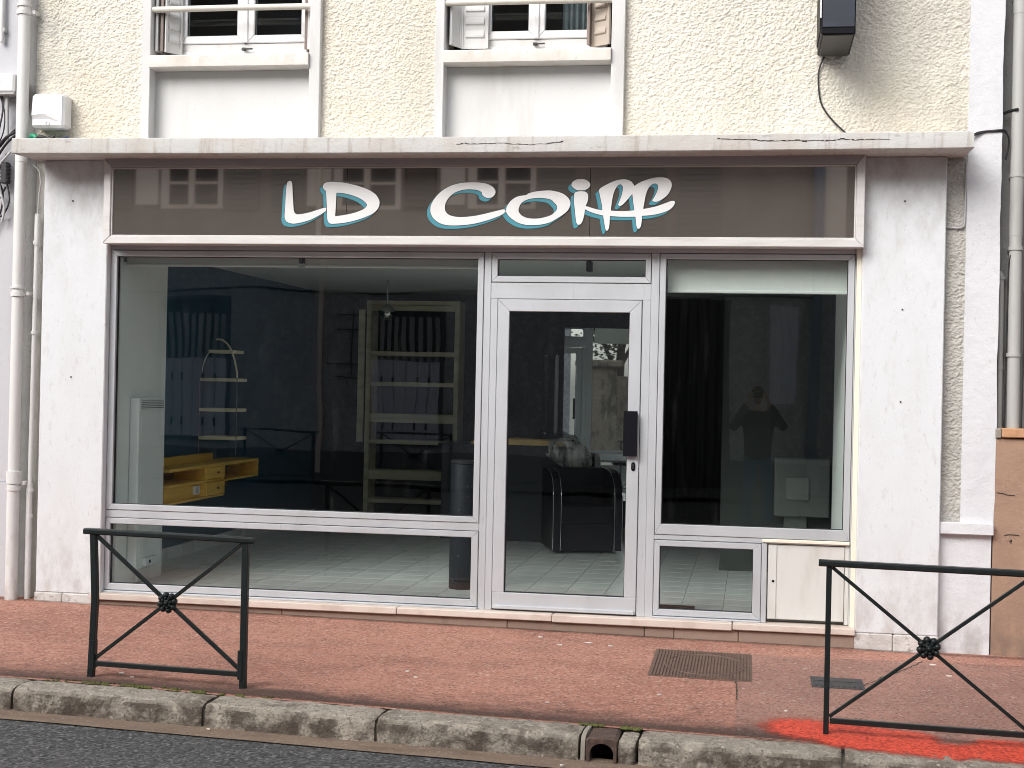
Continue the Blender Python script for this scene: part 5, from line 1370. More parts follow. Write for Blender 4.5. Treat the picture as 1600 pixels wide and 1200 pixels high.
# heater on the pier
ht = root('panel_heater', (-4.33, 0.48, 0.24), 'tall white electric panel heater on the white wall behind the left window', 'heater')
MB().box(-4.366, -4.295, 0.245, 0.70, 0.245, 1.466, 0.008).build('heater_body', MT['heater'], ht)
MB().box(-4.3045, -4.2935, 0.285, 0.685, 1.385, 1.450, 0.001).build('grille_back', MT['heater_grille'], ht)
for i in range(5):
    MB().box(-4.298, -4.288, 0.280, 0.690, 1.386 + i * 0.0135, 1.393 + i * 0.0135).build('grille_slat', MT['heater'], ht)
MB().box(-4.300, -4.2925, 0.285, 0.66, 0.33, 1.365, 0.004).build('front_panel', MT['heater'], ht)
MB().box(-4.300, -4.270, 0.36, 0.58, 0.262, 0.318, 0.004).build('control_box', MT['heater'], ht)
MB().cyl((-4.268, 0.42, 0.29), (-4.262, 0.42, 0.29), 0.012, 12).build('knob', MT['gasket'], ht)
sk = root('wall_socket', (-4.35, 0.42, 0.15), 'white socket plate low on the wall below the panel heater', 'socket')
MB().box(-4.367, -4.345, 0.38, 0.62, 0.14, 0.232, 0.004).build('plate', MT['box_white'], sk)

# yellow counter along the left wall
ct = root('wall_counter', (-4.55, 2.1, 0.63), 'yellow plywood counter with drawers and open cubbies along the left wall', 'counter')
def cbox(name, *a, mat='ply', c=0.002): return MB().box(*a, c).build(name, MT[mat], ct)
cbox('counter_top', -4.70, -4.405, 1.10, 3.12, 0.886, 0.911)
cbox('shelf_board', -4.70, -4.415, 1.10, 2.28, 0.764, 0.784)
cbox('bottom_board', -4.70, -4.412, 1.10, 2.285, 0.632, 0.650)
cbox('back_board', -4.702, -4.690, 1.10, 3.12, 0.651, 0.885, mat='ply_dark')
cbox('divider', -4.690, -4.412, 1.842, 1.858, 0.651, 0.763)
cbox('divider', -4.690, -4.412, 1.842, 1.858, 0.785, 0.885)
cbox('side_panel', -4.690, -4.410, 2.268, 2.285, 0.651, 0.763)
cbox('side_panel', -4.690, -4.410, 2.268, 2.285, 0.785, 0.885)
for z0_, z1_ in ((0.655, 0.760), (0.788, 0.882)):
    d_ = cbox('drawer', -4.66, -4.406, 1.862, 2.264, z0_, z1_)
    zc_ = (z0_ + z1_) / 2
    MB().cyl((-4.406, 2.10, zc_), (-4.388, 2.10, zc_), 0.010, 12).build('knob', MT['ply_dark'], d_)
cbox('lower_panel', -4.470, -4.455, 1.10, 1.842, 0.651, 0.763, mat='ply')
cbox('shelf_board', -4.690, -4.410, 2.286, 3.10, 0.752, 0.768)
cbox('end_panel', -4.690, -4.405, 3.101, 3.118, 0.752, 0.885)
cbox('riser', -4.700, -4.640, 1.10, 2.60, 0.912, 0.972)
b = MB(); b.box(-4.456, -4.436, 1.68, 1.79, 0.675, 0.745, 0.003); so = b.build('socket', MT['box_white'], ct)
MB().cyl((-4.437, 1.735, 0.71), (-4.433, 1.735, 0.71), 0.024, 14).build('socket_well', MT['cable_grey'], so)
# light shelves with a curved upright
shf = root('wall_shelf', (-4.5, 2.42, 0.95), 'small rack of four cream shelves with one curved upright above the yellow counter', 'shelf')
for (xa, xb, z) in ((-4.585, -4.365, 1.853), (-4.656, -4.330, 1.612), (-4.660, -4.330, 1.354), (-4.664, -4.325, 1.114)):
    MB().box(xa, xb, 2.30, 2.56, z - 0.015, z + 0.013, 0.002).build('shelf', MT['shelf'], shf)
P = [(-4.52, 1.953), (-4.49, 1.956), (-4.459, 1.948), (-4.425, 1.922), (-4.397, 1.885), (-4.374, 1.838), (-4.356, 1.79), (-4.342, 1.735), (-4.330, 1.68), (-4.327, 1.63)]
MB().tube([(x, 2.305, z) for x, z in P], 0.008, 8).build('curved_upright', MT['shelf'], shf, smooth=60)
P2 = [(-4.585, 1.84), (-4.61, 1.80), (-4.635, 1.73), (-4.645, 1.66)]
MB().tube([(x, 2.305, z) for x, z in P2], 0.004, 6).build('side_wire', MT['chrome'], shf, smooth=60)
for x in (-4.327, -4.660):
    MB().tube([(x, 2.303, 0.975), (x, 2.303, 1.63)], 0.004, 6).build('rod', MT['chrome'], shf, smooth=60)

# bookcase at the back
bk = root('bookcase', (-3.6, 5.8, FZ), 'tall open cream bookcase against the dark back wall', 'bookcase')
MB().box(-4.118, -4.066, 5.68, 5.98, FZ, 2.505, 0.002).build('upright', MT['shelf'], bk)
MB().box(-3.150, -3.098, 5.68, 5.98, 0.385, 2.505, 0.002).build('upright', MT['shelf'], bk)
MB().box(-4.185, -4.122, 5.60, 5.64, 0.98, 2.40, 0.002).build('side_board', MT['shelf'], bk)
MB().box(-4.065, -3.151, 5.68, 5.98, 2.46, 2.503, 0.002).build('top_board', MT['shelf'], bk)
MB().box(-4.065, -3.151, 5.70, 5.72, 2.395, 2.455, 0.002).build('top_rail', MT['shelf'], bk)
for z, h in ((1.935, .045), (1.607, .045), (1.262, .05), (1.215, .04), (0.984, .04), (0.632, .10), (0.352, .045)):
    MB().box(-4.065, -3.151, 5.685, 5.975, z - h / 2, z + h / 2, 0.002).build('shelf', MT['shelf'], bk)
sp = root('spot_lamp', (-3.463, 4.0, 2.29), 'small round chrome spot lamp hanging in front of the bookcase', 'lamp')
MB().ball((-3.463, 4.0, 2.291), 0.075, n=18, m=12).build('lamp_globe', MT['chrome'], sp, smooth=60)
MB().cyl((-3.463, 4.0, 2.35), (-3.463, 4.0, 2.60), 0.010, 8).build('stem', MT['chrome'], sp, smooth=60)
for (x, y) in ((-3.30, 1.55), (-2.40, 1.60)):
    dl = root('downlight', (x, y, CZ), 'small round recessed downlight in the ceiling behind the %s of the largest window' % ('middle' if x < -3 else 'right part'), 'ceiling lamp')
    MB().tube([(x + 0.05 * math.cos(a * math.pi / 10), y + 0.05 * math.sin(a * math.pi / 10), CZ - 0.006) for a in range(21)], 0.008, 6).build('rim', MT['box_white'], dl, smooth=60)
    MB().cyl((x, y, CZ - 0.004), (x, y, CZ - 0.001), 0.048, 18).build('lens', MT['gasket'], dl)

cs = root('ceiling_sensor', (-1.20, 1.2, 2.45), 'small black box on the ceiling seen through the transom above the door', 'sensor')
MB().box(-1.236, -1.194, 1.18, 1.26, 2.47, 2.545, 0.004).build('sensor_body', MT['gasket'], cs)
MB().box(-1.225, -1.205, 1.20, 1.24, 2.546, 2.60).build('stem', MT['gasket'], cs)
# reception counter, paper, bag
rc = root('reception_counter', (-2.35, 4.5, FZ), 'dark reception counter behind the glass door', 'counter')
MB().box(-2.95, -1.74, 4.22, 4.85, FZ, 1.020, 0.004).build('counter_front', MT['counter'], rc)
MB().box(-2.98, -1.71, 4.18, 4.88, 1.021, 1.048, 0.003).build('counter_top', MT['counter'], rc)
b = MB(); v = []; f = []
nx, ny = 26, 8
for lay in (0, 1):
    for i in range(nx):
        for j in range(ny):
            x = -2.66 + 0.90 * i / (nx - 1); y = 4.19 + 0.42 * j / (ny - 1)
            z = 1.05 + 0.036 * math.sin(math.pi * i / (nx - 1)) ** 0.6 * (0.8 + 0.3 * mnoise.noise(Vector((x * 4, y * 6, 1)))) * lay + 0.026 * lay
            v.append((x, y + 0.012 * mnoise.noise(Vector((x * 5, lay, 0))), z))
for i in range(nx - 1):
    for j in range(ny - 1):
        for lay in (0, 1):
            o_ = lay * nx * ny; f.append((o_ + i * ny + j, o_ + (i + 1) * ny + j, o_ + (i + 1) * ny + j + 1, o_ + i * ny + j + 1))
    f.append((i * ny, (i + 1) * ny, nx * ny + (i + 1) * ny, nx * ny + i * ny))
b.add(v, f)
o = b.build('wrapping_paper', MT['paper'], None, smooth=40); tag(o, 'sheets of yellow wrapping paper lying on the reception counter', 'paper')
b = MB(); v = []; f = []
nu, nv_ = 28, 16
for i in range(nv_ + 1):
    t = i / nv_
    for k in range(nu):
        a = 2 * math.pi * k / nu
        r_ = (0.03 + 0.17 * math.sin(math.pi * min(1, t * 0.9 + 0.05)) ** 0.8)
        q = Vector((math.cos(a) * r_ * 1.05, math.sin(a) * r_ * 0.55, 0))
        x = -1.72 + q.x + 0.16 * (t - 0.3); y = 4.12 + q.y; z = 1.12 - 0.30 * t
        nn = 0.045 * mnoise.noise(Vector((x * 9, y * 9, z * 9))) + 0.03 * mnoise.noise(Vector((x * 22, y * 22, z * 22)))
        v.append((x + math.cos(a) * nn, y + math.sin(a) * nn, z + nn * 0.6))
for i in range(nv_):
    for k in range(nu): f.append((i * nu + k, i * nu + (k + 1) % nu, (i + 1) * nu + (k + 1) % nu, (i + 1) * nu + k))
f.append(tuple(range(nv_ * nu, (nv_ + 1) * nu)))
b.add(v, f)
o = b.build('plastic_bag', MT['bag'], None, smooth=35); tag(o, 'crumpled clear plastic bag hanging over the right end of the reception counter', 'bag')

# mirror, light tubes
mi = root('wall_mirror', (-1.52, 5.5, 0.45), 'tall frameless salon mirror behind the reception counter', 'mirror')
an = rad(8.7)
c_, s_ = math.cos(an), math.sin(an)
def mrot(x, y): return (-1.52 + x * c_ - y * s_, 5.5 + x * s_ + y * c_)
def rbox(m, x0, x1, y0, y1, z0, z1):
    v = [(*mrot(x, y), z) for x in (x0, x1) for y in (y0, y1) for z in (z0, z1)]
    m.add(v, [(0, 1, 3, 2), (4, 6, 7, 5), (0, 4, 5, 1), (2, 3, 7, 6), (0, 2, 6, 4), (1, 5, 7, 3)])
m = MB(); rbox(m, -0.42, 0.42, 0.0, 0.006, 0.45, 2.23); m.build('mirror_pane', MT['mirror'], mi)
m = MB(); rbox(m, -0.42, 0.42, 0.007, 0.07, 0.45, 2.23); m.build('backing', MT['counter'], mi)
for x in (-2.115, -2.005):
    lt = root('tube_light', (x, 5.4, 1.12), 'unlit vertical light tube left of the mirror, %s of the two' % ('left' if x < -2.05 else 'right'), 'light', 'tube lights beside the mirror')
    MB().tube([(x, 5.40, 1.12), (x, 5.40, 1.945)], 0.020 if x > -2.05 else 0.024, 12).build('tube', MT['box_white'] if x > -2.05 else MT['int_grey'], lt, smooth=60)
    for z in (1.12, 1.925): MB().cyl((x, 5.40, z), (x, 5.40, z + 0.02), 0.027, 12).build('end_cap', MT['chrome'], lt, smooth=60)

# black armchair
ac = root('armchair', (-1.5, 3.6, FZ), 'black leatherette armchair with thin chrome edge trim behind the glass door', 'armchair')
lat = Vector((0.956, 0.294, 0)); fac = Vector((0.294, -0.956, 0))
LF = Vector((-1.69, 3.28, FZ)); RF = Vector((-1.16, 3.44, FZ))
armprof = [(0, 0.03), (0, 0.50), (0.02, 0.58), (0.08, 0.66), (0.20, 0.715), (0.36, 0.735), (0.62, 0.74), (0.66, 0.72), (0.66, 0.03)]
for nm, O, t in (('arm', LF, 0.07), ('arm', RF, 0.07)):
    m = MB(); n = len(armprof)
    v = [O - fac * u + lat * s_ * t / 2 + Vector((0, 0, w)) for s_ in (-1, 1) for u, w in armprof]
    m.add(v, [tuple(range(n)), tuple(range(n, 2 * n))] + [(i, (i + 1) % n, n + (i + 1) % n, n + i) for i in range(n)])
    a = m.build(nm, MT['leather'], ac)
    for s_ in (-1, 1):
        MB().tube([O - fac * (u - 0.004) + lat * s_ * (t / 2) + Vector((0, 0, w)) for u, w in armprof[:7]], 0.0055, 8).build('chrome_trim', MT['chrome'], a, smooth=60)
def obox(name, ctr, a, b_, h0, h1, mat, c=0):
    m = MB(); v = [ctr + lat * i * a + fac * j * b_ + Vector((0, 0, h)) for i in (-1, 1) for j in (-1, 1) for h in (h0, h1)]
    m.add(v, [(0, 1, 3, 2), (4, 6, 7, 5), (0, 4, 5, 1), (2, 3, 7, 6), (0, 2, 6, 4), (1, 5, 7, 3)])
    return m.build(name, MT[mat], ac)
mid_ = (LF + RF) / 2
obox('seat_base', mid_ - fac * 0.32, 0.235, 0.29, 0.03, 0.27, 'leather')
obox('seat_cushion', mid_ - fac * 0.31, 0.230, 0.295, 0.275, 0.42, 'leather')
obox('backrest', mid_ - fac * 0.60, 0.235, 0.06, 0.03, 0.74, 'leather')
# tall black cylinder near the glass
bn = root('tall_bin', (-2.062, 0.88, FZ), 'tall black cylindrical bin standing just behind the left window beside the door', 'bin')
MB().tube([(-2.062, 0.88, FZ), (-2.062, 0.88, FZ + 0.01), (-2.062, 0.88, 1.03), (-2.062, 0.88, 1.04)], [0.090, 0.094, 0.094, 0.088], 28).build('bin_body', MT['bin'], bn, smooth=40)
MB().cyl((-2.062, 0.88, 1.041), (-2.062, 0.88, 1.062), 0.097, 28).build('bin_lid', MT['gasket'], bn, smooth=40)
# right hand side
wc = root('wall_cabinet', (0.39, 2.5, 0.60), 'grey white square cabinet with raised lid on the partition behind the right window', 'cabinet')
MB().box(0.185, 0.625, 2.44, 2.598, 0.605, 1.075, 0.008).build('cabinet_body', MT['cabinet'], wc)
MB().box(0.275, 0.468, 2.415, 2.445, 0.735, 0.930, 0.012).build('lid', MT['cabinet_lid'], wc)
MB().box(0.27, 0.45, 2.50, 2.598, 0.46, 0.602, 0.003).build('cable_duct', MT['cabinet'], wc)
dd = root('dark_curtain', (-0.62, 5.9, 0.25), 'black curtain in the back doorway seen through the right window', 'curtain')
v = []; 
for i in range(41):
    x = -1.00 + 0.72 * i / 40
    v.append((x, 5.90 + 0.012 * math.sin(i * 1.1)))
m = MB(); n = len(v)
m.add([(x, y, 0.25) for x, y in v] + [(x, y, 2.58) for x, y in v] + [(x, y + 0.004, 0.25) for x, y in v] + [(x, y + 0.004, 2.58) for x, y in v], [(i, i + 1, n + i + 1, n + i) for i in range(n - 1)] + [(2 * n + i, 2 * n + i + 1, 3 * n + i + 1, 3 * n + i) for i in range(n - 1)])
m.build('cloth', MT['gasket'], dd, smooth=80)
def blind(label, x0, x1, zb, roll):
    r = root('roller_blind', ((x0 + x1) / 2, 0.13, zb), label, 'blind', 'roller blinds behind the shop windows')
    MB().cyl((x0, 0.14, 2.505), (x1, 0.14, 2.505), roll, 16).build('roll', MT['blind'], r, smooth=60)
    MB().box(x0 + 0.004, x1 - 0.004, 0.110, 0.113, zb + 0.018, 2.51).build('cloth', MT['blind'], r)
    MB().box(x0, x1, 0.102, 0.120, zb, zb + 0.020, 0.004).build('bottom_rail', MT['blind'], r)
    for x in (x0 - 0.010, x1 + 0.002): MB().box(x, x + 0.008, 0.10, 0.17, 2.42, 2.56, 0.002).build('bracket', MT['gasket'], r)
blind('rolled up roller blind at the top left of the largest display window', -4.355, -3.095, 2.392, 0.03)
blind('rolled up roller blind at the top right of the largest display window', -3.055, -1.822, 2.392, 0.03)
blind('pale roller blind partly lowered behind the window right of the door', -0.572, 0.590, 2.245, 0.03)
mt_ = MB().box(-0.62, -0.36, 0.34, 0.46, FZ + 0.001, FZ + 0.012, 0.003).build('door_mat', MT['gasket']); tag(mt_, 'small black mat on the shop floor behind the right low window', 'mat')

# ================================================================== ACROSS THE STREET (seen mirrored in the glass)
OY = -17.0
oh = root('opposite_house', (-6.5, OY, -0.2), 'grey house across the street with shuttered windows, seen mirrored in the shop glass', 'building')
MB().box(-40.0, 2.2, OY - 0.4, OY, -0.5, 4.25).build('wall', MT['opp_wall'], oh)
MB().box(-40.0, 2.2, OY - 0.4, OY + 0.005, 4.251, 9.2).build('upper_wall', MT['opp_up'], oh)
MB().box(-40.0, 2.2, OY + 0.001, OY + 0.04, -0.5, 0.33).build('plinth', MT['opp_plinth'], oh)
MB().box(-40.2, 2.4, OY - 7.0, OY + 0.35, 9.2, 9.45).build('eaves', MT['opp_up'], oh)
MB().box(-40.0, 2.2, OY - 6.0, OY - 5.7, -0.5, 9.0).build('rear_wall', MT['opp_wall'], oh)
def opp_low(x0, x1, z0, z1, zs):
    w = MB().ring(x0 - 0.06, x1 + 0.06, z0 - 0.04, z1 + 0.06, 0.07, OY + 0.001, OY + 0.05, 0).build('window', MT['opp_plinth'], oh)
    MB().box(x0, x1, OY + 0.004, OY + 0.010, zs, z1).build('dark_pane', MT['latch'], w)
    n = 9
    for i in range(n):
        a = x0 + (x1 - x0) * i / n + 0.02; b = a + (x1 - x0) / n * 0.55
        MB().box(a, b, OY + 0.011, OY + 0.03, zs, z1 - 0.25).build('curtain_fold', MT['curtain'], w)
    n = 6
    for i in range(n):
        a = x0 + (x1 - x0) * i / n
        MB().box(a + 0.006, a + (x1 - x0) / n - 0.006, OY + 0.011, OY + 0.045, z0, zs - 0.01, 0.004).build('plank', MT['opp_plank'], w)
    for i in (1, 2, 4, 5):
        a = x0 + (x1 - x0) * i / n
        for z in (z0 + 0.25, zs - 0.45):
            MB().box(a - 0.02, a + 0.02, OY + 0.046, OY + 0.06, z, z + 0.16).build('latch', MT['latch'], w)
opp_low(-11.24, -9.92, 0.48, 3.16, 2.05)
opp_low(-7.10, -5.75, 0.50, 3.11, 2.07)
cdw = MB().box(-1.95, -0.42, OY + 0.002, OY + 0.05, -0.15, 3.25).build('carriage_door', MT['latch'], oh)
for i in range(8): MB().box(-1.93 + i * 0.188, -1.93 + i * 0.188 + 0.17, OY + 0.051, OY + 0.07, -0.12, 3.2, 0.004).build('plank', MT['latch'], cdw)
psh = MB().box(0.22, 0.80, OY + 0.002, OY + 0.05, 1.30, 3.25).build('shutter', MT['opp_wall'], oh)
MB().box(0.28, 0.74, OY + 0.051, OY + 0.06, 1.4, 3.15).build('shutter_panel', MT['opp_plank'], psh)
def opp_up(x0, x1, z0, closed=False):
    if closed:
        s = MB().box(x0, x1, OY + 0.006, OY + 0.04, z0 - 0.5, 7.2).build('shutter', MT['opp_shutter'], oh)
        z = z0 - 0.42
        while z < 7.1:
            MB().box(x0 + 0.06, x1 - 0.06, OY + 0.041, OY + 0.07, z, z + 0.045).build('slat', MT['opp_shutter'], s); z += 0.10
        return
    w = MB().box(x0 - 0.04, x1 + 0.04, OY + 0.006, OY + 0.02, z0 - 0.02, 7.2).build('window', MT['opp_trim'], oh)
    mx = (x0 + x1) / 2
    for a, b in ((x0 + 0.13, mx - 0.07), (mx + 0.07, x1 - 0.06)):
        MB().box(a, b, OY + 0.021, OY + 0.03, z0 + 0.06, 7.1).build('pane', MT['latch'], w)
        MB().box(a, b, OY + 0.031, OY + 0.05, z0 + 0.44, z0 + 0.49).build('glazing_bar', MT['opp_trim'], w)
    MB().box(mx - 0.05, mx + 0.05, OY + 0.021, OY + 0.06, z0, 7.1).build('stile', MT['opp_trim'], w)
    MB().box(x0 - 0.55, x0 - 0.10, OY + 0.006, OY + 0.03, z0 + 0.05, 7.2).build('curtain_panel', MT['opp_trim'], oh)
    for a, b in ((x0 - 1.25, x0 - 0.62), (x1 + 0.12, x1 + 0.75)):
        s = MB().box(a, b, OY + 0.006, OY + 0.045, z0 - 0.05, 7.2).build('shutter', MT['opp_shutter'], oh)
        z = z0 + 0.05
        while z < 7.1:
            MB().box(a + 0.06, b - 0.06, OY + 0.046, OY + 0.070, z, z + 0.045).build('slat', MT['opp_shutter'], s); z += 0.10
opp_up(-11.15, -10.00, 4.88); opp_up(-7.75, -6.55, 4.86); opp_up(-5.20, -4.02, 4.88); opp_up(-2.35, -1.62, 4.9, True); opp_up(-1.42, -0.62, 4.9, True)
MB().box(1.10, 1.55, OY + 0.006, OY + 0.08, 4.26, 6.6).build('pilaster', MT['opp_trim'], oh)
od = root('downpipe', (-8.05, OY + 0.1, -0.2), 'downpipe on the opposite house between its two large windows', 'downpipe')
MB().tube([(-8.05, OY + 0.08, -0.25), (-8.05, OY + 0.08, 6.6)], 0.05, 10).build('pipe', MT['opp_trim'], od, smooth=60)
od = root('downpipe', (1.08, OY + 0.15, -0.2), 'wide blue grey downpipe at the right end of the opposite house', 'downpipe')
MB().tube([(1.08, OY + 0.14, -0.25), (1.08, OY + 0.14, 6.6)], 0.10, 12).build('pipe', MT['opp_pipe'], od, smooth=60)
cable('cable', [(-16, OY + 0.10, 3.42), (-11, OY + 0.10, 3.32), (-9.3, OY + 0.10, 3.38), (-8.0, OY + 0.10, 3.30), (-4.5, OY + 0.10, 3.36), (1.0, OY + 0.10, 3.30)], 0.02, 'cable', 'long black cable along the front of the opposite house')
b = MB()
for (p, q) in (((-7.75, 2.90), (-7.12, 2.85)), ((-7.72, 2.62), (-7.14, 2.60)), ((-7.45, 2.95), (-7.45, 1.75)), ((-7.14, 2.86), (-7.18, 1.72)), ((-7.9, 1.98), (-7.15, 1.98)), ((-7.7, 1.74), (-7.18, 1.72))):
    b.bar((p[0], OY + 0.06, p[1]), (q[0], OY + 0.06, q[1]), 0.02, 0.02, (0, 1, 0))
o = b.build('wall_bracket', MT['latch']); tag(o, 'black metal bracket frame fixed beside a window of the opposite house', 'bracket')
# barriers on the far pavement
zf_ = opp_pz(-5.75, -15.0)
for (x, lab) in ((-5.75, 'dark iron barrier on the far pavement before the opposite window with planks'), (-8.2, 'dark iron barrier on the far pavement before the opposite downpipe')):
    c = copy_tree(b1); c.location = (x, -15.0, zf_); c['label'] = lab; c['group'] = 'iron barriers on the far pavement'; c.scale = (1.45, 1, 1.1)
# old gate wall, pillar, tree and the next house
gp = root('stone_gate_pillar', (3.0, -17.2, -0.2), 'old stained stone gate pillar across the street beside the garden', 'pillar')
gm = MB(); gm.sweep([(-0.42, -0.35), (0.42, -0.35), (0.45, 0.0), (0.42, 0.35), (-0.42, 0.35), (-0.45, 0.0)], [-0.3 + 0.13 * i for i in range(20)], lambda u, v, w: (3.0 + v, -17.2 + w, u), amp=0.03, freq=3.5)
gm.build('shaft', MT['old_stone'], gp, smooth=50)
MB().box(2.45, 3.55, -17.75, -16.65, 2.17, 2.36, 0.04).build('cap', MT['old_stone'], gp)
gw = root('garden_wall', (4.6, -17.3, -0.2), 'old stone garden wall right of the gate pillar across the street', 'wall')
MB().box(3.46, 6.4, -17.5, -17.1, -0.4, 1.95, 0.02).build('wall_body', MT['old_stone'], gw)
n2 = root('opposite_house', (10.5, OY, -0.2), 'pale house across the street beyond the garden wall', 'building')
MB().box(6.4, 16.0, OY - 6, OY, -0.5, 6.2).build('wall', MT['opp_up'], n2)
MB().box(6.2, 16.2, OY - 6.2, OY + 0.3, 6.2, 6.45).build('eaves', MT['opp_wall'], n2)
tr = root('garden_tree', (4.6, -22.0, -0.4), 'leafy tree in the garden across the street behind the stone wall', 'tree')
tm_ = MB(); tm_.tube([(4.6, -22, -0.6), (4.62, -22, 0.8), (4.55, -21.9, 2.0), (4.65, -22, 3.4), (4.7, -22.1, 4.8)], [0.22, 0.18, 0.15, 0.10, 0.04], 9)
for (p, q) in (((4.57, -21.9, 1.9), (3.6, -21.6, 3.6)), ((4.6, -21.95, 2.3), (5.6, -22.3, 3.9)), ((4.62, -22, 2.9), (4.2, -22.7, 4.4)), ((4.6, -21.95, 2.6), (4.9, -21.2, 4.0))):
    tm_.tube([p, tuple((a + b_) / 2 + random.uniform(-.1, .1) for a, b_ in zip(p, q)), q], [0.08, 0.055, 0.02], 7)
tm_.build('trunk', MT['bark'], tr, smooth=60)
lm = MB()
for (cx_, cy_, cz_, rr) in ((3.5, -21.6, 3.7, 0.9), (5.6, -22.3, 3.9, 1.0), (4.3, -22.7, 4.5, 1.0), (4.9, -21.2, 4.1, 0.9), (4.7, -22.1, 5.0, 0.9), (4.0, -21.8, 3.0, 0.6)):
    for i in range(560):
        d = Vector((random.gauss(0, 1), random.gauss(0, 1), random.gauss(0, 0.8))).normalized() * rr * random.random() ** 0.45
        p = Vector((cx_, cy_, cz_)) + d
        if mnoise.noise(p * 1.6) < -0.15: continue
        u = Vector((random.uniform(-1, 1), random.uniform(-1, 1), random.uniform(-1, 1))).normalized(); a, b_ = perp(u)
        s_ = random.uniform(0.05, 0.09)
        lm.add([p + a * s_, p + b_ * s_ * 0.5, p - a * s_, p - b_ * s_ * 0.5], [(0, 1, 2, 3)])
lm.build('crown', MT['leaf'], tr)

# ------------------------------------------------------------------ the photographer, mirrored in the right window
PX, PY = 0.07, -9.86
pg = road_z(PX, PY)
per = root('person', (PX, PY, pg), 'person in dark jacket and blue jeans holding a phone up, mirrored in the right window', 'person')
def skin_obj(name, joints, edges, radii, mat, parent, lev=1, rootv=0):
    me = bpy.data.meshes.new(name)
    off = W[parent.name]
    me.from_pydata([tuple(Vector(j) - off) for j in joints], edges, [])
    o = link(name, me, mat, parent)
    md_ = o.modifiers.new('skin', 'SKIN'); md_.use_smooth_shade = True
    sv = me.skin_vertices[0].data
    for i, r_ in enumerate(radii):
        sv[i].radius = r_ if isinstance(r_, tuple) else (r_, r_)
        sv[i].use_root = (i == rootv)
    sb_ = o.modifiers.new('subdiv', 'SUBSURF'); sb_.levels = lev; sb_.render_levels = lev
    return o
H = 1.80
def b(x, y, z): return (PX + x, PY + y, pg + z * 1.04)
# body: pelvis, spine, neck, shoulders, bent arms raised to the phone, legs
J = [b(0, 0, 0.95), b(0, 0, 1.15), b(0, 0.01, 1.36), b(0, 0.015, 1.50), b(0, 0.03, 1.58),
     b(-0.18, 0.0, 1.44), b(-0.33, 0.12, 1.30), b(-0.11, 0.255, 1.62),
     b(0.18, 0.0, 1.44), b(0.34, 0.11, 1.31), b(0.11, 0.255, 1.62),
     b(-0.10, 0, 0.88), b(-0.12, 0.02, 0.50), b(-0.13, -0.02, 0.09), b(0.10, 0, 0.88), b(0.12, 0.02, 0.50), b(0.14, -0.02, 0.09)]
E_ = [(0, 1), (1, 2), (2, 3), (3, 4), (2, 5), (5, 6), (6, 7), (2, 8), (8, 9), (9, 10), (0, 11), (11, 12), (12, 13), (0, 14), (14, 15), (15, 16)]
Rd = [(0.12, 0.09), (0.12, 0.085), (0.14, 0.09), 0.06, 0.055, 0.065, 0.045, 0.03, 0.065, 0.045, 0.03, 0.085, 0.06, 0.045, 0.085, 0.06, 0.045]
skin_obj('body', J, E_, Rd, MT['skin'], per)
Jj = [b(0, 0, 0.80), b(0, 0, 1.15), b(0, 0.01, 1.38), b(0, 0.015, 1.49), b(-0.20, 0.0, 1.44), b(-0.345, 0.12, 1.29), b(-0.135, 0.24, 1.585), b(0.20, 0.0, 1.44), b(0.355, 0.11, 1.30), b(0.135, 0.24, 1.585)]
skin_obj('jacket', Jj, [(0, 1), (1, 2), (2, 3), (2, 4), (4, 5), (5, 6), (2, 7), (7, 8), (8, 9)], [(0.20, 0.145), (0.185, 0.135), (0.19, 0.13), 0.085, 0.085, 0.065, 0.046, 0.085, 0.065, 0.046], MT['jacket'], per)
Jl = [b(0, 0, 0.98), b(-0.10, 0, 0.86), b(-0.12, 0.02, 0.50), b(-0.13, -0.02, 0.06), b(0.10, 0, 0.86), b(0.12, 0.02, 0.50), b(0.14, -0.02, 0.06)]
skin_obj('trousers', Jl, [(0, 1), (1, 2), (2, 3), (0, 4), (4, 5), (5, 6)], [(0.155, 0.12), 0.10, 0.075, 0.062, 0.10, 0.075, 0.062], MT['jeans'], per)
hm = MB()
hc = Vector(b(0, 0.05, 1.69))
hm.ball(hc, 0.076, 0.095, 0.115, 20, 14)
hm.v = [(x, y + (0.012 if z < hc.z - 0.05 and y > hc.y else 0), z) for x, y, z in hm.v]
hm.ball(hc + Vector((0, 0.098, -0.012)), 0.014, 0.022, 0.024, 8, 6)
for s_ in (-1, 1): hm.ball(hc + Vector((s_ * 0.078, 0.0, -0.01)), 0.012, 0.022, 0.032, 8, 6)
hd_ = hm.build('head', MT['skin'], per, smooth=60)
em = MB()
for s_ in (-1, 1): em.ball(hc + Vector((s_ * 0.031, 0.083, 0.008)), 0.011, 0.008, 0.008, 8, 6)
em.build('eye', MT['gasket'], hd_, smooth=60)
mm_ = MB(); mm_.ball(hc + Vector((0, 0.090, -0.052)), 0.024, 0.008, 0.006, 10, 6); MT['lip'] = M('lip', (0.35, 0.13, 0.11), 0.5); mm_.build('mouth', MT['lip'], hd_, smooth=60)
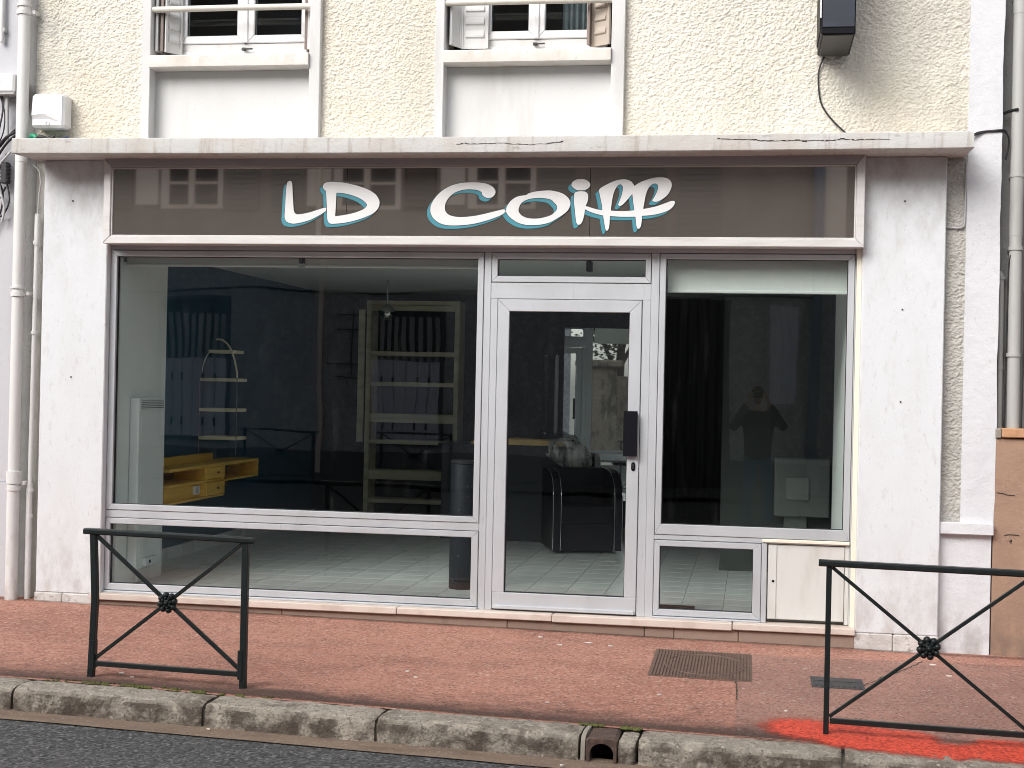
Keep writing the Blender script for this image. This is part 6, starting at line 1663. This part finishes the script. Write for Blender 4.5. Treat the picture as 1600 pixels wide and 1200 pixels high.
hr = MB(); hr.ball(hc + Vector((0, -0.016, 0.022)), 0.084, 0.098, 0.108, 18, 12)
hr.v = [(x, y, z) if not (y > hc.y + 0.055) else (x, hc.y + 0.055 + (y - hc.y - 0.055) * 0.5 + 0.02, max(z, hc.z + 0.055)) for x, y, z in hr.v]
hr.build('hair', MT['hair'], per, smooth=60)
for s_ in (-1, 1):
    sm = MB(); sm.ball(b(s_ * 0.135, 0.05, 0.045), 0.048, 0.135, 0.045, 14, 8); sm.build('shoe', MT['shoe'], per, smooth=60)
# hands: palm and five bent fingers round the phone edges
for s_ in (-1, 1):
    wv = Vector(b(s_ * 0.105, 0.25, 1.635))
    base = Vector(b(s_ * 0.090, 0.285, 1.685))
    jo = [wv, base]; ed = [(0, 1)]; ra = [0.024, (0.026, 0.016)]
    for k in range(4):
        r0 = base + Vector((s_ * 0.004, 0.012, 0.030 - 0.019 * k))
        r1 = r0 + Vector((-s_ * 0.004, 0.030, 0.006)); r2_ = r1 + Vector((-s_ * 0.026, 0.018, 0.0)); r3 = r2_ + Vector((-s_ * (0.014 - 0.002 * abs(k - 1)), 0.0, 0))
        i0 = len(jo); jo += [r0, r1, r2_, r3]; ed += [(1, i0), (i0, i0 + 1), (i0 + 1, i0 + 2), (i0 + 2, i0 + 3)]; ra += [0.0095, 0.009, 0.0085, 0.007]
    t0_ = base + Vector((-s_ * 0.012, -0.004, -0.02)); t1_ = t0_ + Vector((-s_ * 0.022, 0.012, 0.004)); t2_ = t1_ + Vector((-s_ * 0.018, 0.014, 0.004))
    i0 = len(jo); jo += [t0_, t1_, t2_]; ed += [(1, i0), (i0, i0 + 1), (i0 + 1, i0 + 2)]; ra += [0.011, 0.010, 0.008]
    skin_obj('hand', jo, ed, ra, MT['skin'], per)
ph = MB(); ph.box(PX - 0.076, PX + 0.076, -9.548, -9.539, pg + 1.725, pg + 1.802, 0.003)
o = ph.build('phone', MT['gasket']); tag(o, 'black phone held sideways by the person mirrored in the right window', 'phone')
